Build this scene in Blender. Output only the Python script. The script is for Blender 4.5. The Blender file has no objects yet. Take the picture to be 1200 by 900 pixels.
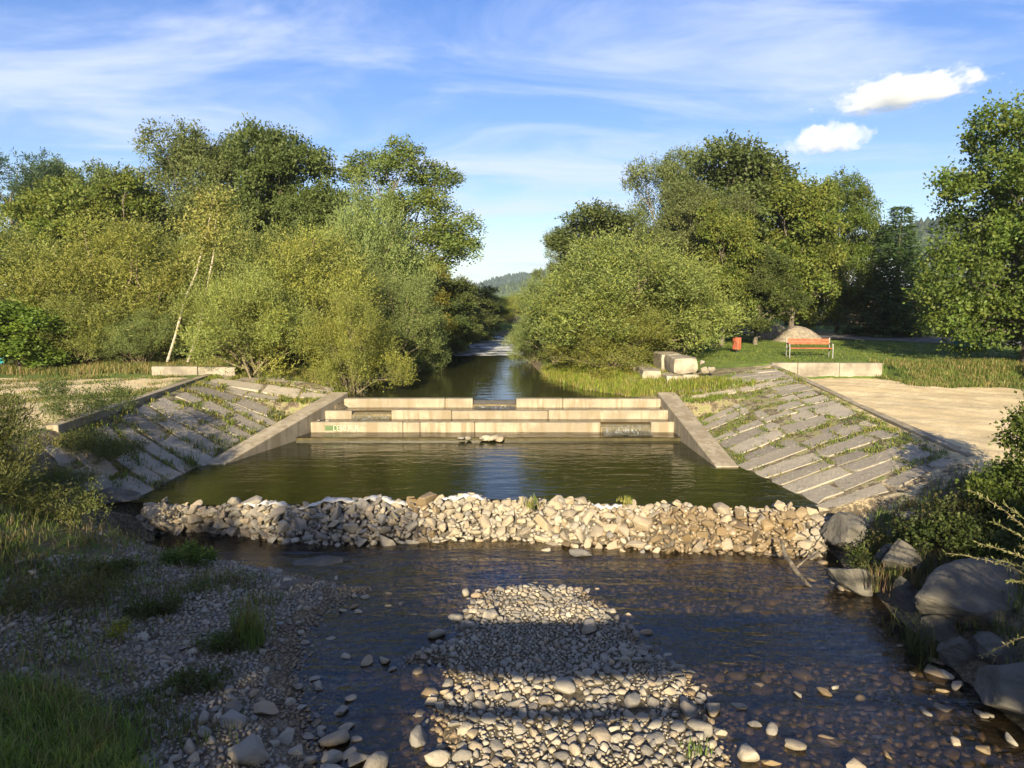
import bpy, bmesh, math, random
import numpy as np
from mathutils import Vector, Matrix, noise as mnoise

# ------------------------------------------------------------------ camera, sky, sun, exposure
SC = bpy.context.scene
COL = SC.collection
R = math.radians
F = 830.0 / 1200.0            # focal length in picture widths
PITCH = math.atan(105 / 830)  # camera looks a little down from a footbridge
CAMZ = 4.5                    # metres above the pool
cam_d = bpy.data.cameras.new('camera')
cam_d.sensor_width = 36; cam_d.lens = 36 * F; cam_d.clip_end = 20000; cam_d.clip_start = 0.05
cam = bpy.data.objects.new('camera', cam_d); COL.objects.link(cam)
cam.location = (0, 0, CAMZ); cam.rotation_euler = (math.pi / 2 - PITCH, 0, 0)
SC.camera = cam

SUN_EL = R(19.5); SUN_AZ = R(8.0)     # sun behind the viewer, a little to the left
world = bpy.data.worlds.new('World'); SC.world = world; world.use_nodes = True
def build_world():
    nt = world.node_tree; N = nt.nodes; L = nt.links; N.clear()
    out = N.new('ShaderNodeOutputWorld'); bg = N.new('ShaderNodeBackground'); bg.inputs['Strength'].default_value = 0.064
    sky = N.new('ShaderNodeTexSky'); sky.sky_type = 'NISHITA'; sky.sun_disc = False
    sky.sun_elevation = SUN_EL; sky.sun_rotation = math.pi + SUN_AZ
    sky.altitude = 450; sky.air_density = 1.0; sky.dust_density = 0.2; sky.ozone_density = 2.5
    tc = N.new('ShaderNodeTexCoord'); sep = N.new('ShaderNodeSeparateXYZ'); L.new(tc.outputs['Generated'], sep.inputs[0])
    def m(op, a, b=None, c=None):
        n = N.new('ShaderNodeMath'); n.operation = op
        for i, v in enumerate((a, b, c)):
            if v is None: continue
            if isinstance(v, (int, float)): n.inputs[i].default_value = v
            else: L.new(v, n.inputs[i])
        return n.outputs[0]
    zz = m('ADD', m('MAXIMUM', sep.outputs['Z'], 0.0), 0.10)
    px = m('DIVIDE', sep.outputs['X'], zz); py = m('DIVIDE', sep.outputs['Y'], zz)
    cmb = N.new('ShaderNodeCombineXYZ'); L.new(px, cmb.inputs[0]); L.new(py, cmb.inputs[1])
    mp = N.new('ShaderNodeMapping'); L.new(cmb.outputs[0], mp.inputs[0])
    mp.inputs['Rotation'].default_value = (0, 0, R(-28)); mp.inputs['Scale'].default_value = (0.8, 1.5, 1); mp.inputs['Location'].default_value = (3.1, 1.3, 0)
    n1 = N.new('ShaderNodeTexNoise'); n1.inputs['Scale'].default_value = 0.9; n1.inputs['Detail'].default_value = 7; n1.inputs['Roughness'].default_value = 0.62; n1.inputs['Distortion'].default_value = 0.7
    L.new(mp.outputs[0], n1.inputs['Vector'])
    n2 = N.new('ShaderNodeTexNoise'); n2.inputs['Scale'].default_value = 0.42; n2.inputs['Detail'].default_value = 3; L.new(cmb.outputs[0], n2.inputs['Vector'])
    mr = N.new('ShaderNodeMapRange'); mr.interpolation_type = 'SMOOTHSTEP'; mr.inputs['From Min'].default_value = 0.45; mr.inputs['From Max'].default_value = 0.66
    L.new(m('ADD', m('MULTIPLY', n1.outputs['Fac'], 0.66), m('MULTIPLY', n2.outputs['Fac'], 0.38)), mr.inputs['Value'])
    cov = m('MULTIPLY', mr.outputs[0], 0.8)
    mix = N.new('ShaderNodeMix'); mix.data_type = 'RGBA'; L.new(cov, mix.inputs['Factor'])
    hs = N.new('ShaderNodeHueSaturation'); hs.inputs['Saturation'].default_value = 1.5; hs.inputs['Value'].default_value = 1.25; hs.inputs['Hue'].default_value = 0.523
    gm = N.new('ShaderNodeGamma'); gm.inputs['Gamma'].default_value = 0.74; L.new(sky.outputs[0], gm.inputs['Color']); L.new(gm.outputs[0], hs.inputs['Color'])
    L.new(hs.outputs[0], mix.inputs['A']); mix.inputs['B'].default_value = (3.7, 4.2, 5.6, 1)
    L.new(mix.outputs['Result'], bg.inputs['Color']); L.new(bg.outputs[0], out.inputs[0])
build_world()
sun_d = bpy.data.lights.new('sun', 'SUN'); sun_d.energy = 5.0; sun_d.angle = R(0.53); sun_d.color = (1.0, 0.83, 0.56)
sun = bpy.data.objects.new('sun', sun_d); COL.objects.link(sun)
TOSUN = Vector((-math.sin(SUN_AZ) * math.cos(SUN_EL), -math.cos(SUN_AZ) * math.cos(SUN_EL), math.sin(SUN_EL)))
sun.rotation_euler = TOSUN.to_track_quat('Z', 'Y').to_euler()
sun.location = (-10, -40, 30)
SC.view_settings.view_transform = 'Standard'; SC.view_settings.look = 'None'
SC.view_settings.exposure = 1.8; SC.view_settings.gamma = 1.0; SC.view_settings.use_curve_mapping = False
SC.cycles.use_denoising = True
try: SC.cycles.denoiser = 'OPENIMAGEDENOISE'
except Exception: pass
SC.cycles.max_bounces = 8; SC.cycles.diffuse_bounces = 3; SC.cycles.glossy_bounces = 3; SC.cycles.transmission_bounces = 4
SC.cycles.transparent_max_bounces = 8; SC.cycles.volume_bounces = 6; SC.cycles.caustics_reflective = False; SC.cycles.caustics_refractive = False
SC.cycles.sample_clamp_indirect = 6.0

# ------------------------------------------------------------------ helpers
WL_LOW, WL_POOL, WL_UP = -0.60, 0.0, 0.87
def pix(px, py, z=0.0):
    """where the ground height z lies under a direction measured on the photograph"""
    u = (px - 600) / 830; v = (py - 450) / 830
    d = Vector((u, math.cos(PITCH) - v * math.sin(PITCH), -math.sin(PITCH) - v * math.cos(PITCH)))
    t = (z - CAMZ) / d.z
    return Vector((d.x * t, d.y * t, z))
def at_depth(px, py, y):
    u = (px - 600) / 830; v = (py - 450) / 830
    d = Vector((u, math.cos(PITCH) - v * math.sin(PITCH), -math.sin(PITCH) - v * math.cos(PITCH)))
    t = y / d.y
    return Vector((d.x * t, y, CAMZ + d.z * t))
def tag(o, label=None, cat=None, group=None, kind=None):
    if label: o['label'] = label
    if cat: o['category'] = cat
    if group: o['group'] = group
    if kind: o['kind'] = kind
    return o
def obj(name, me, mat=None, parent=None, loc=None):
    o = bpy.data.objects.new(name, me); COL.objects.link(o)
    if mat is not None and me is not None and len(me.materials) == 0: me.materials.append(mat)
    if parent is not None: o.parent = parent
    if loc is not None: o.location = loc
    return o
def empty(name, loc, rz=0.0):
    o = bpy.data.objects.new(name, None); COL.objects.link(o); o.location = loc; o.rotation_euler = (0, 0, rz); o.empty_display_size = 0.2
    return o
def mesh_np(name, V, faces, tint=None, smooth=False):
    """V (n,3); faces (m,k) array of equal-size faces or list of arrays"""
    me = bpy.data.meshes.new(name)
    V = np.asarray(V, np.float32)
    groups = faces if isinstance(faces, list) else [faces]
    groups = [np.asarray(g, np.int32) for g in groups if len(g)]
    loops = np.concatenate([g.ravel() for g in groups])
    sizes = np.concatenate([np.full(len(g), g.shape[1], np.int32) for g in groups])
    starts = np.concatenate([[0], np.cumsum(sizes)[:-1]]).astype(np.int32)
    me.vertices.add(len(V)); me.vertices.foreach_set('co', V.ravel())
    me.loops.add(len(loops)); me.loops.foreach_set('vertex_index', loops)
    me.polygons.add(len(sizes)); me.polygons.foreach_set('loop_start', starts)
    if smooth: me.polygons.foreach_set('use_smooth', np.ones(len(sizes), bool))
    if tint is not None:
        a = me.color_attributes.new('tint', 'FLOAT_COLOR', 'POINT')
        T = np.ones((len(V), 4), np.float32); T[:, :tint.shape[1]] = tint
        a.data.foreach_set('color', T.ravel())
    me.update(calc_edges=True); me.validate()
    return me
class MB:
    """collects simple shapes into one mesh"""
    def __init__(s): s.v = []; s.f = []
    def box(s, lo, hi, M=None):
        b = len(s.v); x0, y0, z0 = lo; x1, y1, z1 = hi
        for p in ((x0,y0,z0),(x1,y0,z0),(x1,y1,z0),(x0,y1,z0),(x0,y0,z1),(x1,y0,z1),(x1,y1,z1),(x0,y1,z1)):
            q = Vector(p); s.v.append(tuple(M @ q if M else q))
        for f in ((0,3,2,1),(4,5,6,7),(0,1,5,4),(1,2,6,5),(2,3,7,6),(3,0,4,7)): s.f.append(tuple(b + i for i in f))
        return s
    def prism(s, poly, z0, z1, M=None):
        b = len(s.v); n = len(poly)
        for z in (z0, z1):
            for p in poly:
                q = Vector((p[0], p[1], z)); s.v.append(tuple(M @ q if M else q))
        s.f.append(tuple(b + i for i in range(n))[::-1]); s.f.append(tuple(b + n + i for i in range(n)))
        for i in range(n): j = (i + 1) % n; s.f.append((b + i, b + j, b + n + j, b + n + i))
        return s
    def hexa(s, pts):   # 8 explicit points, bottom 4 then top 4
        b = len(s.v); s.v += [tuple(p) for p in pts]
        for f in ((0,3,2,1),(4,5,6,7),(0,1,5,4),(1,2,6,5),(2,3,7,6),(3,0,4,7)): s.f.append(tuple(b + i for i in f))
        return s
    def tube(s, pts, rad, n=6, cap=True):
        pts = [Vector(p) for p in pts]; b = len(s.v); k = len(pts)
        for i, p in enumerate(pts):
            t = (pts[min(i + 1, k - 1)] - pts[max(i - 1, 0)]); t = t.normalized() if t.length > 1e-6 else Vector((0, 0, 1))
            a = t.cross(Vector((0.31, 0.95, 0.05))).normalized(); c = t.cross(a)
            r = rad[i] if hasattr(rad, '__len__') else rad
            for j in range(n):
                an = 2 * math.pi * j / n; s.v.append(tuple(p + (a * math.cos(an) + c * math.sin(an)) * r))
        for i in range(k - 1):
            for j in range(n):
                j2 = (j + 1) % n; s.f.append((b + i*n + j, b + i*n + j2, b + (i+1)*n + j2, b + (i+1)*n + j))
        if cap:
            s.f.append(tuple(b + j for j in range(n))[::-1]); s.f.append(tuple(b + (k-1)*n + j for j in range(n)))
        return s
    def mesh(s, name, smooth=False, bevel=0.0):
        me = bpy.data.meshes.new(name); me.from_pydata(s.v, [], s.f); me.update()
        bm = bmesh.new(); bm.from_mesh(me)
        bmesh.ops.recalc_face_normals(bm, faces=bm.faces)
        if bevel: bmesh.ops.bevel(bm, geom=list(bm.edges), offset=bevel, segments=1, affect='EDGES', profile=0.5, clamp_overlap=True)
        bm.to_mesh(me); bm.free()
        if smooth:
            for p in me.polygons: p.use_smooth = True
            me.set_sharp_from_angle(angle=R(40))
        return me
    def build(s, name, mat, parent=None, loc=None, smooth=False, bevel=0.0):
        return obj(name, s.mesh(name, smooth, bevel), mat, parent, loc)

# ------------------------------------------------------------------ materials
class Mat:
    def __init__(s, name):
        s.m = bpy.data.materials.new(name); s.m.use_nodes = True; s.N = s.m.node_tree.nodes; s.L = s.m.node_tree.links
        s.b = s.N['Principled BSDF']; s.out = s.N['Material Output']
        s.b.inputs['Specular IOR Level'].default_value = 0.3
    def coord(s, kind='Object', scale=None):
        if kind == 'World': g = s.N.new('ShaderNodeNewGeometry').outputs['Position']
        else: g = s.N.new('ShaderNodeTexCoord').outputs[kind]
        if scale is None: return g
        mp = s.N.new('ShaderNodeMapping'); mp.inputs['Scale'].default_value = scale; s.L.new(g, mp.inputs[0]); return mp.outputs[0]
    def noise(s, vec, scale, detail=4, rough=0.55, dist=0.0):
        n = s.N.new('ShaderNodeTexNoise'); n.inputs['Scale'].default_value = scale; n.inputs['Detail'].default_value = detail
        n.inputs['Roughness'].default_value = rough; n.inputs['Distortion'].default_value = dist; s.L.new(vec, n.inputs['Vector']); return n.outputs['Fac']
    def rng(s, v, a, b, c=0.0, d=1.0, smooth=True):
        n = s.N.new('ShaderNodeMapRange'); n.interpolation_type = 'SMOOTHSTEP' if smooth else 'LINEAR'
        for k, x in zip(('From Min', 'From Max', 'To Min', 'To Max'), (a, b, c, d)): n.inputs[k].default_value = x
        s.L.new(v, n.inputs['Value']); return n.outputs[0]
    def mix(s, f, a, b, blend='MIX'):
        n = s.N.new('ShaderNodeMix'); n.data_type = 'RGBA'; n.blend_type = blend
        for k, x in (('Factor', f), ('A', a), ('B', b)):
            if isinstance(x, (int, float)): n.inputs[k].default_value = x
            elif isinstance(x, tuple): n.inputs[k].default_value = (*x, 1) if len(x) == 3 else x
            else: s.L.new(x, n.inputs[k])
        return n.outputs['Result']
    def math(s, op, a, b=None):
        n = s.N.new('ShaderNodeMath'); n.operation = op
        for i, x in enumerate((a, b)):
            if x is None: continue
            if isinstance(x, (int, float)): n.inputs[i].default_value = x
            else: s.L.new(x, n.inputs[i])
        return n.outputs[0]
    def attr(s, name='tint'):
        n = s.N.new('ShaderNodeAttribute'); n.attribute_name = name; return n
    def bump(s, h, strength=0.4, dist=0.02, prev=None):
        n = s.N.new('ShaderNodeBump'); n.inputs['Strength'].default_value = strength; n.inputs['Distance'].default_value = dist
        s.L.new(h, n.inputs['Height'])
        if prev is not None: s.L.new(prev, n.inputs['Normal'])
        return n.outputs[0]
    def set(s, color=None, rough=None, normal=None, metal=None):
        for k, x in (('Base Color', color), ('Roughness', rough), ('Normal', normal), ('Metallic', metal)):
            if x is None: continue
            if isinstance(x, (int, float)): s.b.inputs[k].default_value = x
            elif isinstance(x, tuple): s.b.inputs[k].default_value = (*x, 1)
            else: s.L.new(x, s.b.inputs[k])
        return s.m

def mat_plain(name, c, rough=0.6, metal=0.0, var=0.25, scale=6.0, bump=0.15):
    M = Mat(name); v = M.coord('Object'); n = M.noise(v, scale, 5); n2 = M.noise(v, scale * 9, 3)
    col = M.mix(M.rng(n, 0.3, 0.7), tuple(x * (1 - var) for x in c), tuple(min(1, x * (1 + var)) for x in c))
    return M.set(col, rough, M.bump(n2, bump, 0.01), metal)

def mat_concrete():
    M = Mat('weathered_concrete'); v = M.coord('World')
    a = M.noise(v, 1.1, 6, 0.65, 0.4); b = M.noise(M.coord('World', (3, 3, 0.35)), 1.6, 5, 0.6); c = M.noise(v, 26, 5, 0.7)
    col = M.mix(M.rng(a, 0.35, 0.68), (0.17, 0.148, 0.108), (0.30, 0.265, 0.195))
    col = M.mix(M.rng(b, 0.46, 0.62, 0, 0.85), col, (0.15, 0.12, 0.07)); g_ = M.noise(M.coord('World', (0.8, 0.8, 2.2)), 4.5, 6, 0.7, 0.8); col = M.mix(M.rng(g_, 0.58, 0.7, 0, 0.7), col, (0.10, 0.085, 0.045))
    col = M.mix(M.math('MULTIPLY', c, 0.5), col, (0.24, 0.21, 0.16))
    return M.set(col, 0.85, M.bump(c, 0.45, 0.012))
def mat_wet_concrete():
    M = Mat('algae_concrete'); v = M.coord('World'); a = M.noise(v, 1.7, 6, 0.65); c = M.noise(v, 22, 4)
    col = M.mix(M.rng(a, 0.35, 0.65), (0.10, 0.075, 0.03), (0.20, 0.155, 0.075))
    return M.set(col, 0.35, M.bump(c, 0.3, 0.01))
def stone_color(M, v, rnd):
    a = M.noise(v, 3.0, 6, 0.65); b = M.noise(v, 14, 5, 0.7)
    r = M.N.new('ShaderNodeValToRGB'); e = r.color_ramp.elements
    e[0].position = 0.0; e[0].color = (0.12, 0.115, 0.105, 1); e[1].position = 1.0; e[1].color = (0.36, 0.325, 0.255, 1)
    for p, c in ((0.25, (0.225, 0.215, 0.19)), (0.5, (0.31, 0.275, 0.205)), (0.7, (0.175, 0.162, 0.14)), (0.85, (0.28, 0.215, 0.135))):
        q = e.new(p); q.color = (*c, 1)
    M.L.new(rnd, r.inputs[0])
    col = M.mix(M.rng(a, 0.3, 0.7, 0.0, 0.55), r.outputs[0], (0.19, 0.17, 0.14))
    col = M.mix(M.rng(b, 0.56, 0.75, 0.0, 0.4), col, (0.44, 0.41, 0.35))
    return col, a, b
def mat_stone_obj(name, wet=False, tan=0.0):
    M = Mat(name); v = M.coord('Object'); oi = M.N.new('ShaderNodeObjectInfo')
    col, a, b = stone_color(M, v, oi.outputs['Random'])
    if tan: col = M.mix(tan, col, (0.29, 0.235, 0.155))
    if wet: col = M.mix(0.7, col, (0.13, 0.085, 0.03))
    return M.set(col, 0.3 if wet else 0.85, M.bump(b, 0.5, 0.012, M.bump(a, 0.5, 0.04)))
def mat_stone_attr(name, wet=False):
    M = Mat(name); v = M.coord('Object'); at = M.attr()
    sep = M.N.new('ShaderNodeSeparateColor'); M.L.new(at.outputs['Color'], sep.inputs[0])
    col, a, b = stone_color(M, v, sep.outputs[0])
    if wet: col = M.mix(0.62, col, (0.13, 0.085, 0.035))
    return M.set(col, 0.3 if wet else 0.85, M.bump(b, 0.4, 0.01))
def mat_boulder():
    M = Mat('grey_sandstone_boulder'); v = M.coord('Object'); a = M.noise(v, 1.3, 7, 0.6, 0.6); b = M.noise(M.coord('Object', (1, 1, 4)), 3.5, 6, 0.65); c = M.noise(v, 22, 5, 0.7)
    col = M.mix(M.rng(a, 0.3, 0.7), (0.055, 0.052, 0.045), (0.125, 0.118, 0.10))
    col = M.mix(M.rng(b, 0.58, 0.7, 0, 0.6), col, (0.15, 0.135, 0.105)); col = M.mix(M.rng(c, 0.6, 0.72, 0, 0.4), col, (0.09, 0.1, 0.06))
    return M.set(col, 0.85, M.bump(c, 0.4, 0.02, M.bump(b, 0.6, 0.06)))
def mat_slab():
    M = Mat('paving_slab_stone'); v = M.coord('World'); oi = M.N.new('ShaderNodeObjectInfo'); a = M.noise(v, 2.2, 6, 0.6, 0.3); b = M.noise(M.coord('World', (5, 1.2, 3)), 5, 5, 0.65); c = M.noise(v, 40, 4)
    col = M.mix(oi.outputs['Random'], (0.15, 0.135, 0.11), (0.32, 0.285, 0.225))
    col = M.mix(M.rng(a, 0.4, 0.7, 0, 0.6), col, (0.20, 0.185, 0.155)); col = M.mix(M.rng(b, 0.56, 0.72, 0, 0.6), col, (0.37, 0.33, 0.25))
    l_ = M.noise(v, 9, 4, 0.6); col = M.mix(M.rng(l_, 0.6, 0.68, 0, 0.6), col, (0.40, 0.38, 0.31)); col = M.mix(M.rng(M.noise(v, 5.3, 4, 0.7), 0.60, 0.70, 0, 0.7), col, (0.10, 0.095, 0.06))
    return M.set(col, 0.85, M.bump(c, 0.4, 0.012, M.bump(b, 0.9, 0.04)))
def mat_leaf(name, trans=0.42, hue=0.018, bright=0.14):
    M = Mat(name); at = M.attr(); oi = M.N.new('ShaderNodeObjectInfo')
    hs = M.N.new('ShaderNodeHueSaturation'); M.L.new(at.outputs['Color'], hs.inputs['Color'])
    M.L.new(M.rng(oi.outputs['Random'], 0, 1, 0.5 - hue * 0.5, 0.5 + hue * 0.5, False), hs.inputs['Hue'])
    M.L.new(M.rng(M.math('FRACT', M.math('MULTIPLY', oi.outputs['Random'], 7.31)), 0, 1, 1 - bright, 1 + bright, False), hs.inputs['Value'])
    M.set(hs.outputs[0], 0.55); M.b.inputs['Specular IOR Level'].default_value = 0.25
    tr = M.N.new('ShaderNodeBsdfTranslucent'); br = M.mix(1.0, hs.outputs[0], (1.3, 1.3, 0.6), 'MULTIPLY'); M.L.new(br, tr.inputs['Color'])
    mx = M.N.new('ShaderNodeMixShader'); mx.inputs[0].default_value = trans
    M.L.new(M.b.outputs[0], mx.inputs[1]); M.L.new(tr.outputs[0], mx.inputs[2]); M.L.new(mx.outputs[0], M.out.inputs[0])
    return M.m
def mat_bark(name, c1, c2, vs=(6, 6, 1.2)):
    M = Mat(name); a = M.noise(M.coord('Object', vs), 2.5, 5, 0.65)
    return M.set(M.mix(M.rng(a, 0.4, 0.62), c1, c2), 0.9, M.bump(a, 0.7, 0.03))
def mat_water(name, murk, murk_amt, tint, wave, rough=0.03, foam=None, ior=1.333):
    M = Mat(name); M.N.remove(M.b)
    v1 = M.coord('World', (0.55, 1.6, 1)); a = M.noise(v1, wave[0], 3, 0.55, 0.3); v2 = M.coord('World', (0.8, 1.3, 1)); b = M.noise(v2, wave[1], 3, 0.6, 0.5)
    big = M.noise(M.coord('World'), 0.35, 3)
    h = M.math('ADD', M.math('MULTIPLY', a, wave[2]), M.math('MULTIPLY', M.math('MULTIPLY', b, M.rng(big, 0.35, 0.65, 0.3, 1.0)), wave[3]))
    bp = M.bump(h, 1.0, 1.0)
    tr = M.N.new('ShaderNodeBsdfTransparent'); tr.inputs[0].default_value = (*tint, 1)
    df = M.N.new('ShaderNodeBsdfDiffuse'); df.inputs[0].default_value = (*murk, 1)
    gl = M.N.new('ShaderNodeBsdfGlossy'); gl.inputs['Roughness'].default_value = rough; M.L.new(bp, gl.inputs['Normal'])
    # Schlick reflectance, the same from above and below so that sunlight also reaches the bed
    gi = M.N.new('ShaderNodeNewGeometry'); dt = M.N.new('ShaderNodeVectorMath'); dt.operation = 'DOT_PRODUCT'; M.L.new(gi.outputs['Incoming'], dt.inputs[0]); M.L.new(bp, dt.inputs[1])
    f0 = ((ior - 1) / (ior + 1)) ** 2; cs = M.math('MINIMUM', M.math('ABSOLUTE', dt.outputs['Value']), 1.0); frv = M.math('ADD', M.math('MULTIPLY', M.math('POWER', M.math('SUBTRACT', 1.0, cs), 5.0), 1 - f0), f0)
    m1 = M.N.new('ShaderNodeMixShader'); m1.inputs[0].default_value = murk_amt; M.L.new(tr.outputs[0], m1.inputs[1]); M.L.new(df.outputs[0], m1.inputs[2])
    body = m1.outputs[0]
    m2 = M.N.new('ShaderNodeMixShader'); M.L.new(frv, m2.inputs[0]); M.L.new(body, m2.inputs[1]); M.L.new(gl.outputs[0], m2.inputs[2])
    res = m2.outputs[0]
    if foam:
        n = M.noise(M.coord('World', foam[1]), foam[2], 5, 0.7, 0.4); n3 = M.noise(M.coord('World', foam[1]), foam[2] * 3.3, 4, 0.7)
        f = M.rng(M.math('ADD', M.math('MULTIPLY', n, 0.7), M.math('MULTIPLY', n3, 0.3)), foam[0], foam[0] + 0.1)
        if len(foam) > 3:
            sepf = M.N.new('ShaderNodeSeparateColor'); M.L.new(M.attr().outputs['Color'], sepf.inputs[0]); f = M.math('MULTIPLY', f, sepf.outputs[0])
        d2 = M.N.new('ShaderNodeBsdfDiffuse'); d2.inputs[0].default_value = (0.42, 0.44, 0.45, 1)
        m3 = M.N.new('ShaderNodeMixShader'); M.L.new(f, m3.inputs[0]); M.L.new(res, m3.inputs[1]); M.L.new(d2.outputs[0], m3.inputs[2]); res = m3.outputs[0]
    M.L.new(res, M.out.inputs[0]); return M.m
def mat_ground():
    M = Mat('ground_soil_sand_grass'); v = M.coord('World'); at = M.attr()
    sep = M.N.new('ShaderNodeSeparateColor'); M.L.new(at.outputs['Color'], sep.inputs[0])
    n0 = M.noise(v, 0.7, 5, 0.6, 0.5); n1 = M.noise(v, 3.2, 5, 0.65); n2 = M.noise(v, 17, 5, 0.7); n3 = M.noise(v, 60, 3, 0.7)
    mixn = M.math('ADD', M.math('MULTIPLY', n1, 0.6), M.math('MULTIPLY', n2, 0.4))
    def msk(ch):   # soften the region borders with noise
        return M.rng(M.math('ADD', M.math('SUBTRACT', sep.outputs[ch], 0.5), M.math('MULTIPLY', M.math('SUBTRACT', mixn, 0.5), 1.6)), -0.12, 0.12)
    soil = M.mix(M.rng(n1, 0.35, 0.65), (0.07, 0.055, 0.035), (0.15, 0.125, 0.085)); soil = M.mix(M.rng(n2, 0.5, 0.7), soil, (0.20, 0.175, 0.13))
    sand = M.mix(M.rng(n0, 0.35, 0.65), (0.42, 0.34, 0.20), (0.54, 0.45, 0.28)); sand = M.mix(M.rng(n2, 0.52, 0.7, 0, 0.5), sand, (0.26, 0.205, 0.12))
    grass = M.mix(M.rng(n0, 0.38, 0.62), (0.045, 0.085, 0.012), (0.085, 0.13, 0.022)); grass = M.mix(M.rng(n2, 0.42, 0.7, 0, 0.7), grass, (0.13, 0.15, 0.03)); grass = M.mix(M.rng(n1, 0.6, 0.75, 0, 0.6), grass, (0.22, 0.17, 0.07))
    bed = M.mix(M.rng(n2, 0.4, 0.65), (0.05, 0.042, 0.028), (0.15, 0.12, 0.075)); bed = M.mix(M.rng(n1, 0.55, 0.7, 0, 0.7), bed, (0.035, 0.035, 0.018))
    col = M.mix(msk(0), soil, sand); col = M.mix(msk(1), col, grass); col = M.mix(msk(2), col, bed)
    return M.set(col, 0.95, M.bump(n3, 0.5, 0.02, M.bump(n2, 0.6, 0.06)))

MT = {}
MT['concrete'] = mat_concrete(); MT['wet'] = mat_wet_concrete()
MT['apron'] = mat_plain('slimy_apron', (0.05, 0.043, 0.02), 0.3); MT['oldconcrete'] = mat_plain('old_grey_concrete', (0.19, 0.172, 0.14), 0.9, 0, 0.35, 1.6, 0.6)
MT['stone'] = mat_stone_obj('sandstone'); MT['stone_wet'] = mat_stone_obj('wet_sandstone', True)
MT['gravel'] = mat_stone_attr('gravel_stone'); MT['gravel_wet'] = mat_stone_attr('wet_gravel_stone', True)
MT['boulder'] = mat_boulder(); MT['slab'] = mat_slab(); MT['ground'] = mat_ground()
MT['leaf'] = mat_leaf('leaf'); MT['grass'] = mat_leaf('grass_blade', 0.3, 0.0, 0.0)
MT['bark'] = mat_bark('grey_bark', (0.06, 0.05, 0.038), (0.16, 0.14, 0.11)); MT['birch'] = mat_bark('birch_bark', (0.38, 0.34, 0.27), (0.17, 0.15, 0.12), (3, 3, 9))
MT['willow_bark'] = mat_bark('willow_bark', (0.10, 0.085, 0.05), (0.2, 0.17, 0.11))
MT['pool'] = mat_water('pool_water', (0.030, 0.034, 0.010), 0.45, (0.30, 0.30, 0.14), (1.6, 5.0, 0.020, 0.010))
MT['stream'] = mat_water('stream_water', (0.05, 0.05, 0.04), 0.06, (0.40, 0.36, 0.29), (1.7, 6.5, 0.045, 0.026), 0.03, None, 1.65)
MT['upstream'] = mat_water('upstream_water', (0.05, 0.055, 0.02), 0.5, (0.5, 0.5, 0.3), (1.2, 3.0, 0.012, 0.006))
MT['rapid'] = mat_water('rapid_water', (0.06, 0.07, 0.05), 0.4, (0.5, 0.5, 0.4), (1.5, 4.0, 0.20, 0.08), 0.1, (0.43, (0.5, 1.0, 1), 1.1))
MT['foam'] = mat_water('weir_foam', (0.2, 0.2, 0.16), 0.3, (0.7, 0.7, 0.6), (3, 9.0, 0.06, 0.03), 0.1, (0.50, (2.6, 0.7, 1), 3.4, 1))
MT['asphalt'] = mat_plain('asphalt', (0.085, 0.082, 0.078), 0.9, 0, 0.3, 2.0, 0.3)
MT['orange'] = mat_plain('orange_stained_wood', (0.27, 0.075, 0.035), 0.55, 0, 0.3, 9); MT['metal'] = mat_plain('galvanised_steel', (0.17, 0.175, 0.175), 0.45, 0.6, 0.15, 12)
MT['darkmetal'] = mat_plain('dark_steel', (0.045, 0.045, 0.045), 0.5, 0.3); MT['teal'] = mat_plain('teal_painted_steel', (0.015, 0.20, 0.24), 0.45, 0.1, 0.2)
MT['darkwood'] = mat_plain('dark_weathered_wood', (0.035, 0.026, 0.02), 0.85, 0, 0.35, 7); MT['roof'] = mat_plain('pale_metal_roofing', (0.30, 0.34, 0.40), 0.45, 0.2); MT['plaster'] = mat_plain('plaster', (0.33, 0.30, 0.25), 0.9)
MT['tarp'] = mat_plain('whitish_membrane', (0.40, 0.40, 0.385), 0.6, 0, 0.2, 5, 0.4); MT['gate'] = mat_plain('black_gate_board', (0.03, 0.03, 0.032), 0.6)
MT['paint_green'] = mat_plain('green_spray_paint', (0.06, 0.10, 0.04), 0.6); MT['paint_white'] = mat_plain('pale_spray_paint', (0.42, 0.45, 0.33), 0.6)
MT['heap'] = mat_plain('heaped_gravel', (0.19, 0.165, 0.125), 0.95, 0, 0.3, 5, 0.9)

# ------------------------------------------------------------------ terrain
def smooth01(t): t = np.clip(t, 0, 1); return t * t * (3 - 2 * t)
#            y     xe     x1    z1    x2     z2
LT = np.array([
 [-40, -2.2, -5.0, -0.2, -12.0, 1.4], [5, -1.7, -4.5, -0.30, -12.0, 1.4], [7, -1.8, -4.6, -0.30, -11.5, 1.4], [8.8, -2.7, -5.0, -0.3, -11.0, 1.4],
 [10.3, -3.1, -5.6, -0.3, -10.8, 1.4], [11.8, -2.4, -5.6, -0.32, -10.6, 1.4], [12.8, -4.6, -6.8, -0.3, -10.4, 1.4], [13.7, -6.9, -8.4, -0.2, -10.4, 1.45],
 [14.6, -8.6, -9.0, 0.1, -10.4, 1.5], [15.6, -8.4, -9.4, 0.5, -10.4, 1.5], [18.7, -8.15, -9.4, 0.62, -10.7, 1.5], [24.3, -6.0, -8.6, 0.95, -11.1, 1.5],
 [25.5, -5.9, -7.5, 1.25, -11.2, 1.5], [29, -5.6, -7.0, 1.4, -11.5, 1.5], [40, -4.2, -5.6, 1.5, -11, 1.8], [46, -3.3, -4.8, 1.5, -11, 1.9], [60, -3.6, -5.4, 1.6, -12, 2.0], [70, -17, -10.5, 1.7, -16, 2.0], [90, -24, -26, 1.8, -32, 2.2], [120, -60, -63, 2, -70, 2.4]])
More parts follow.
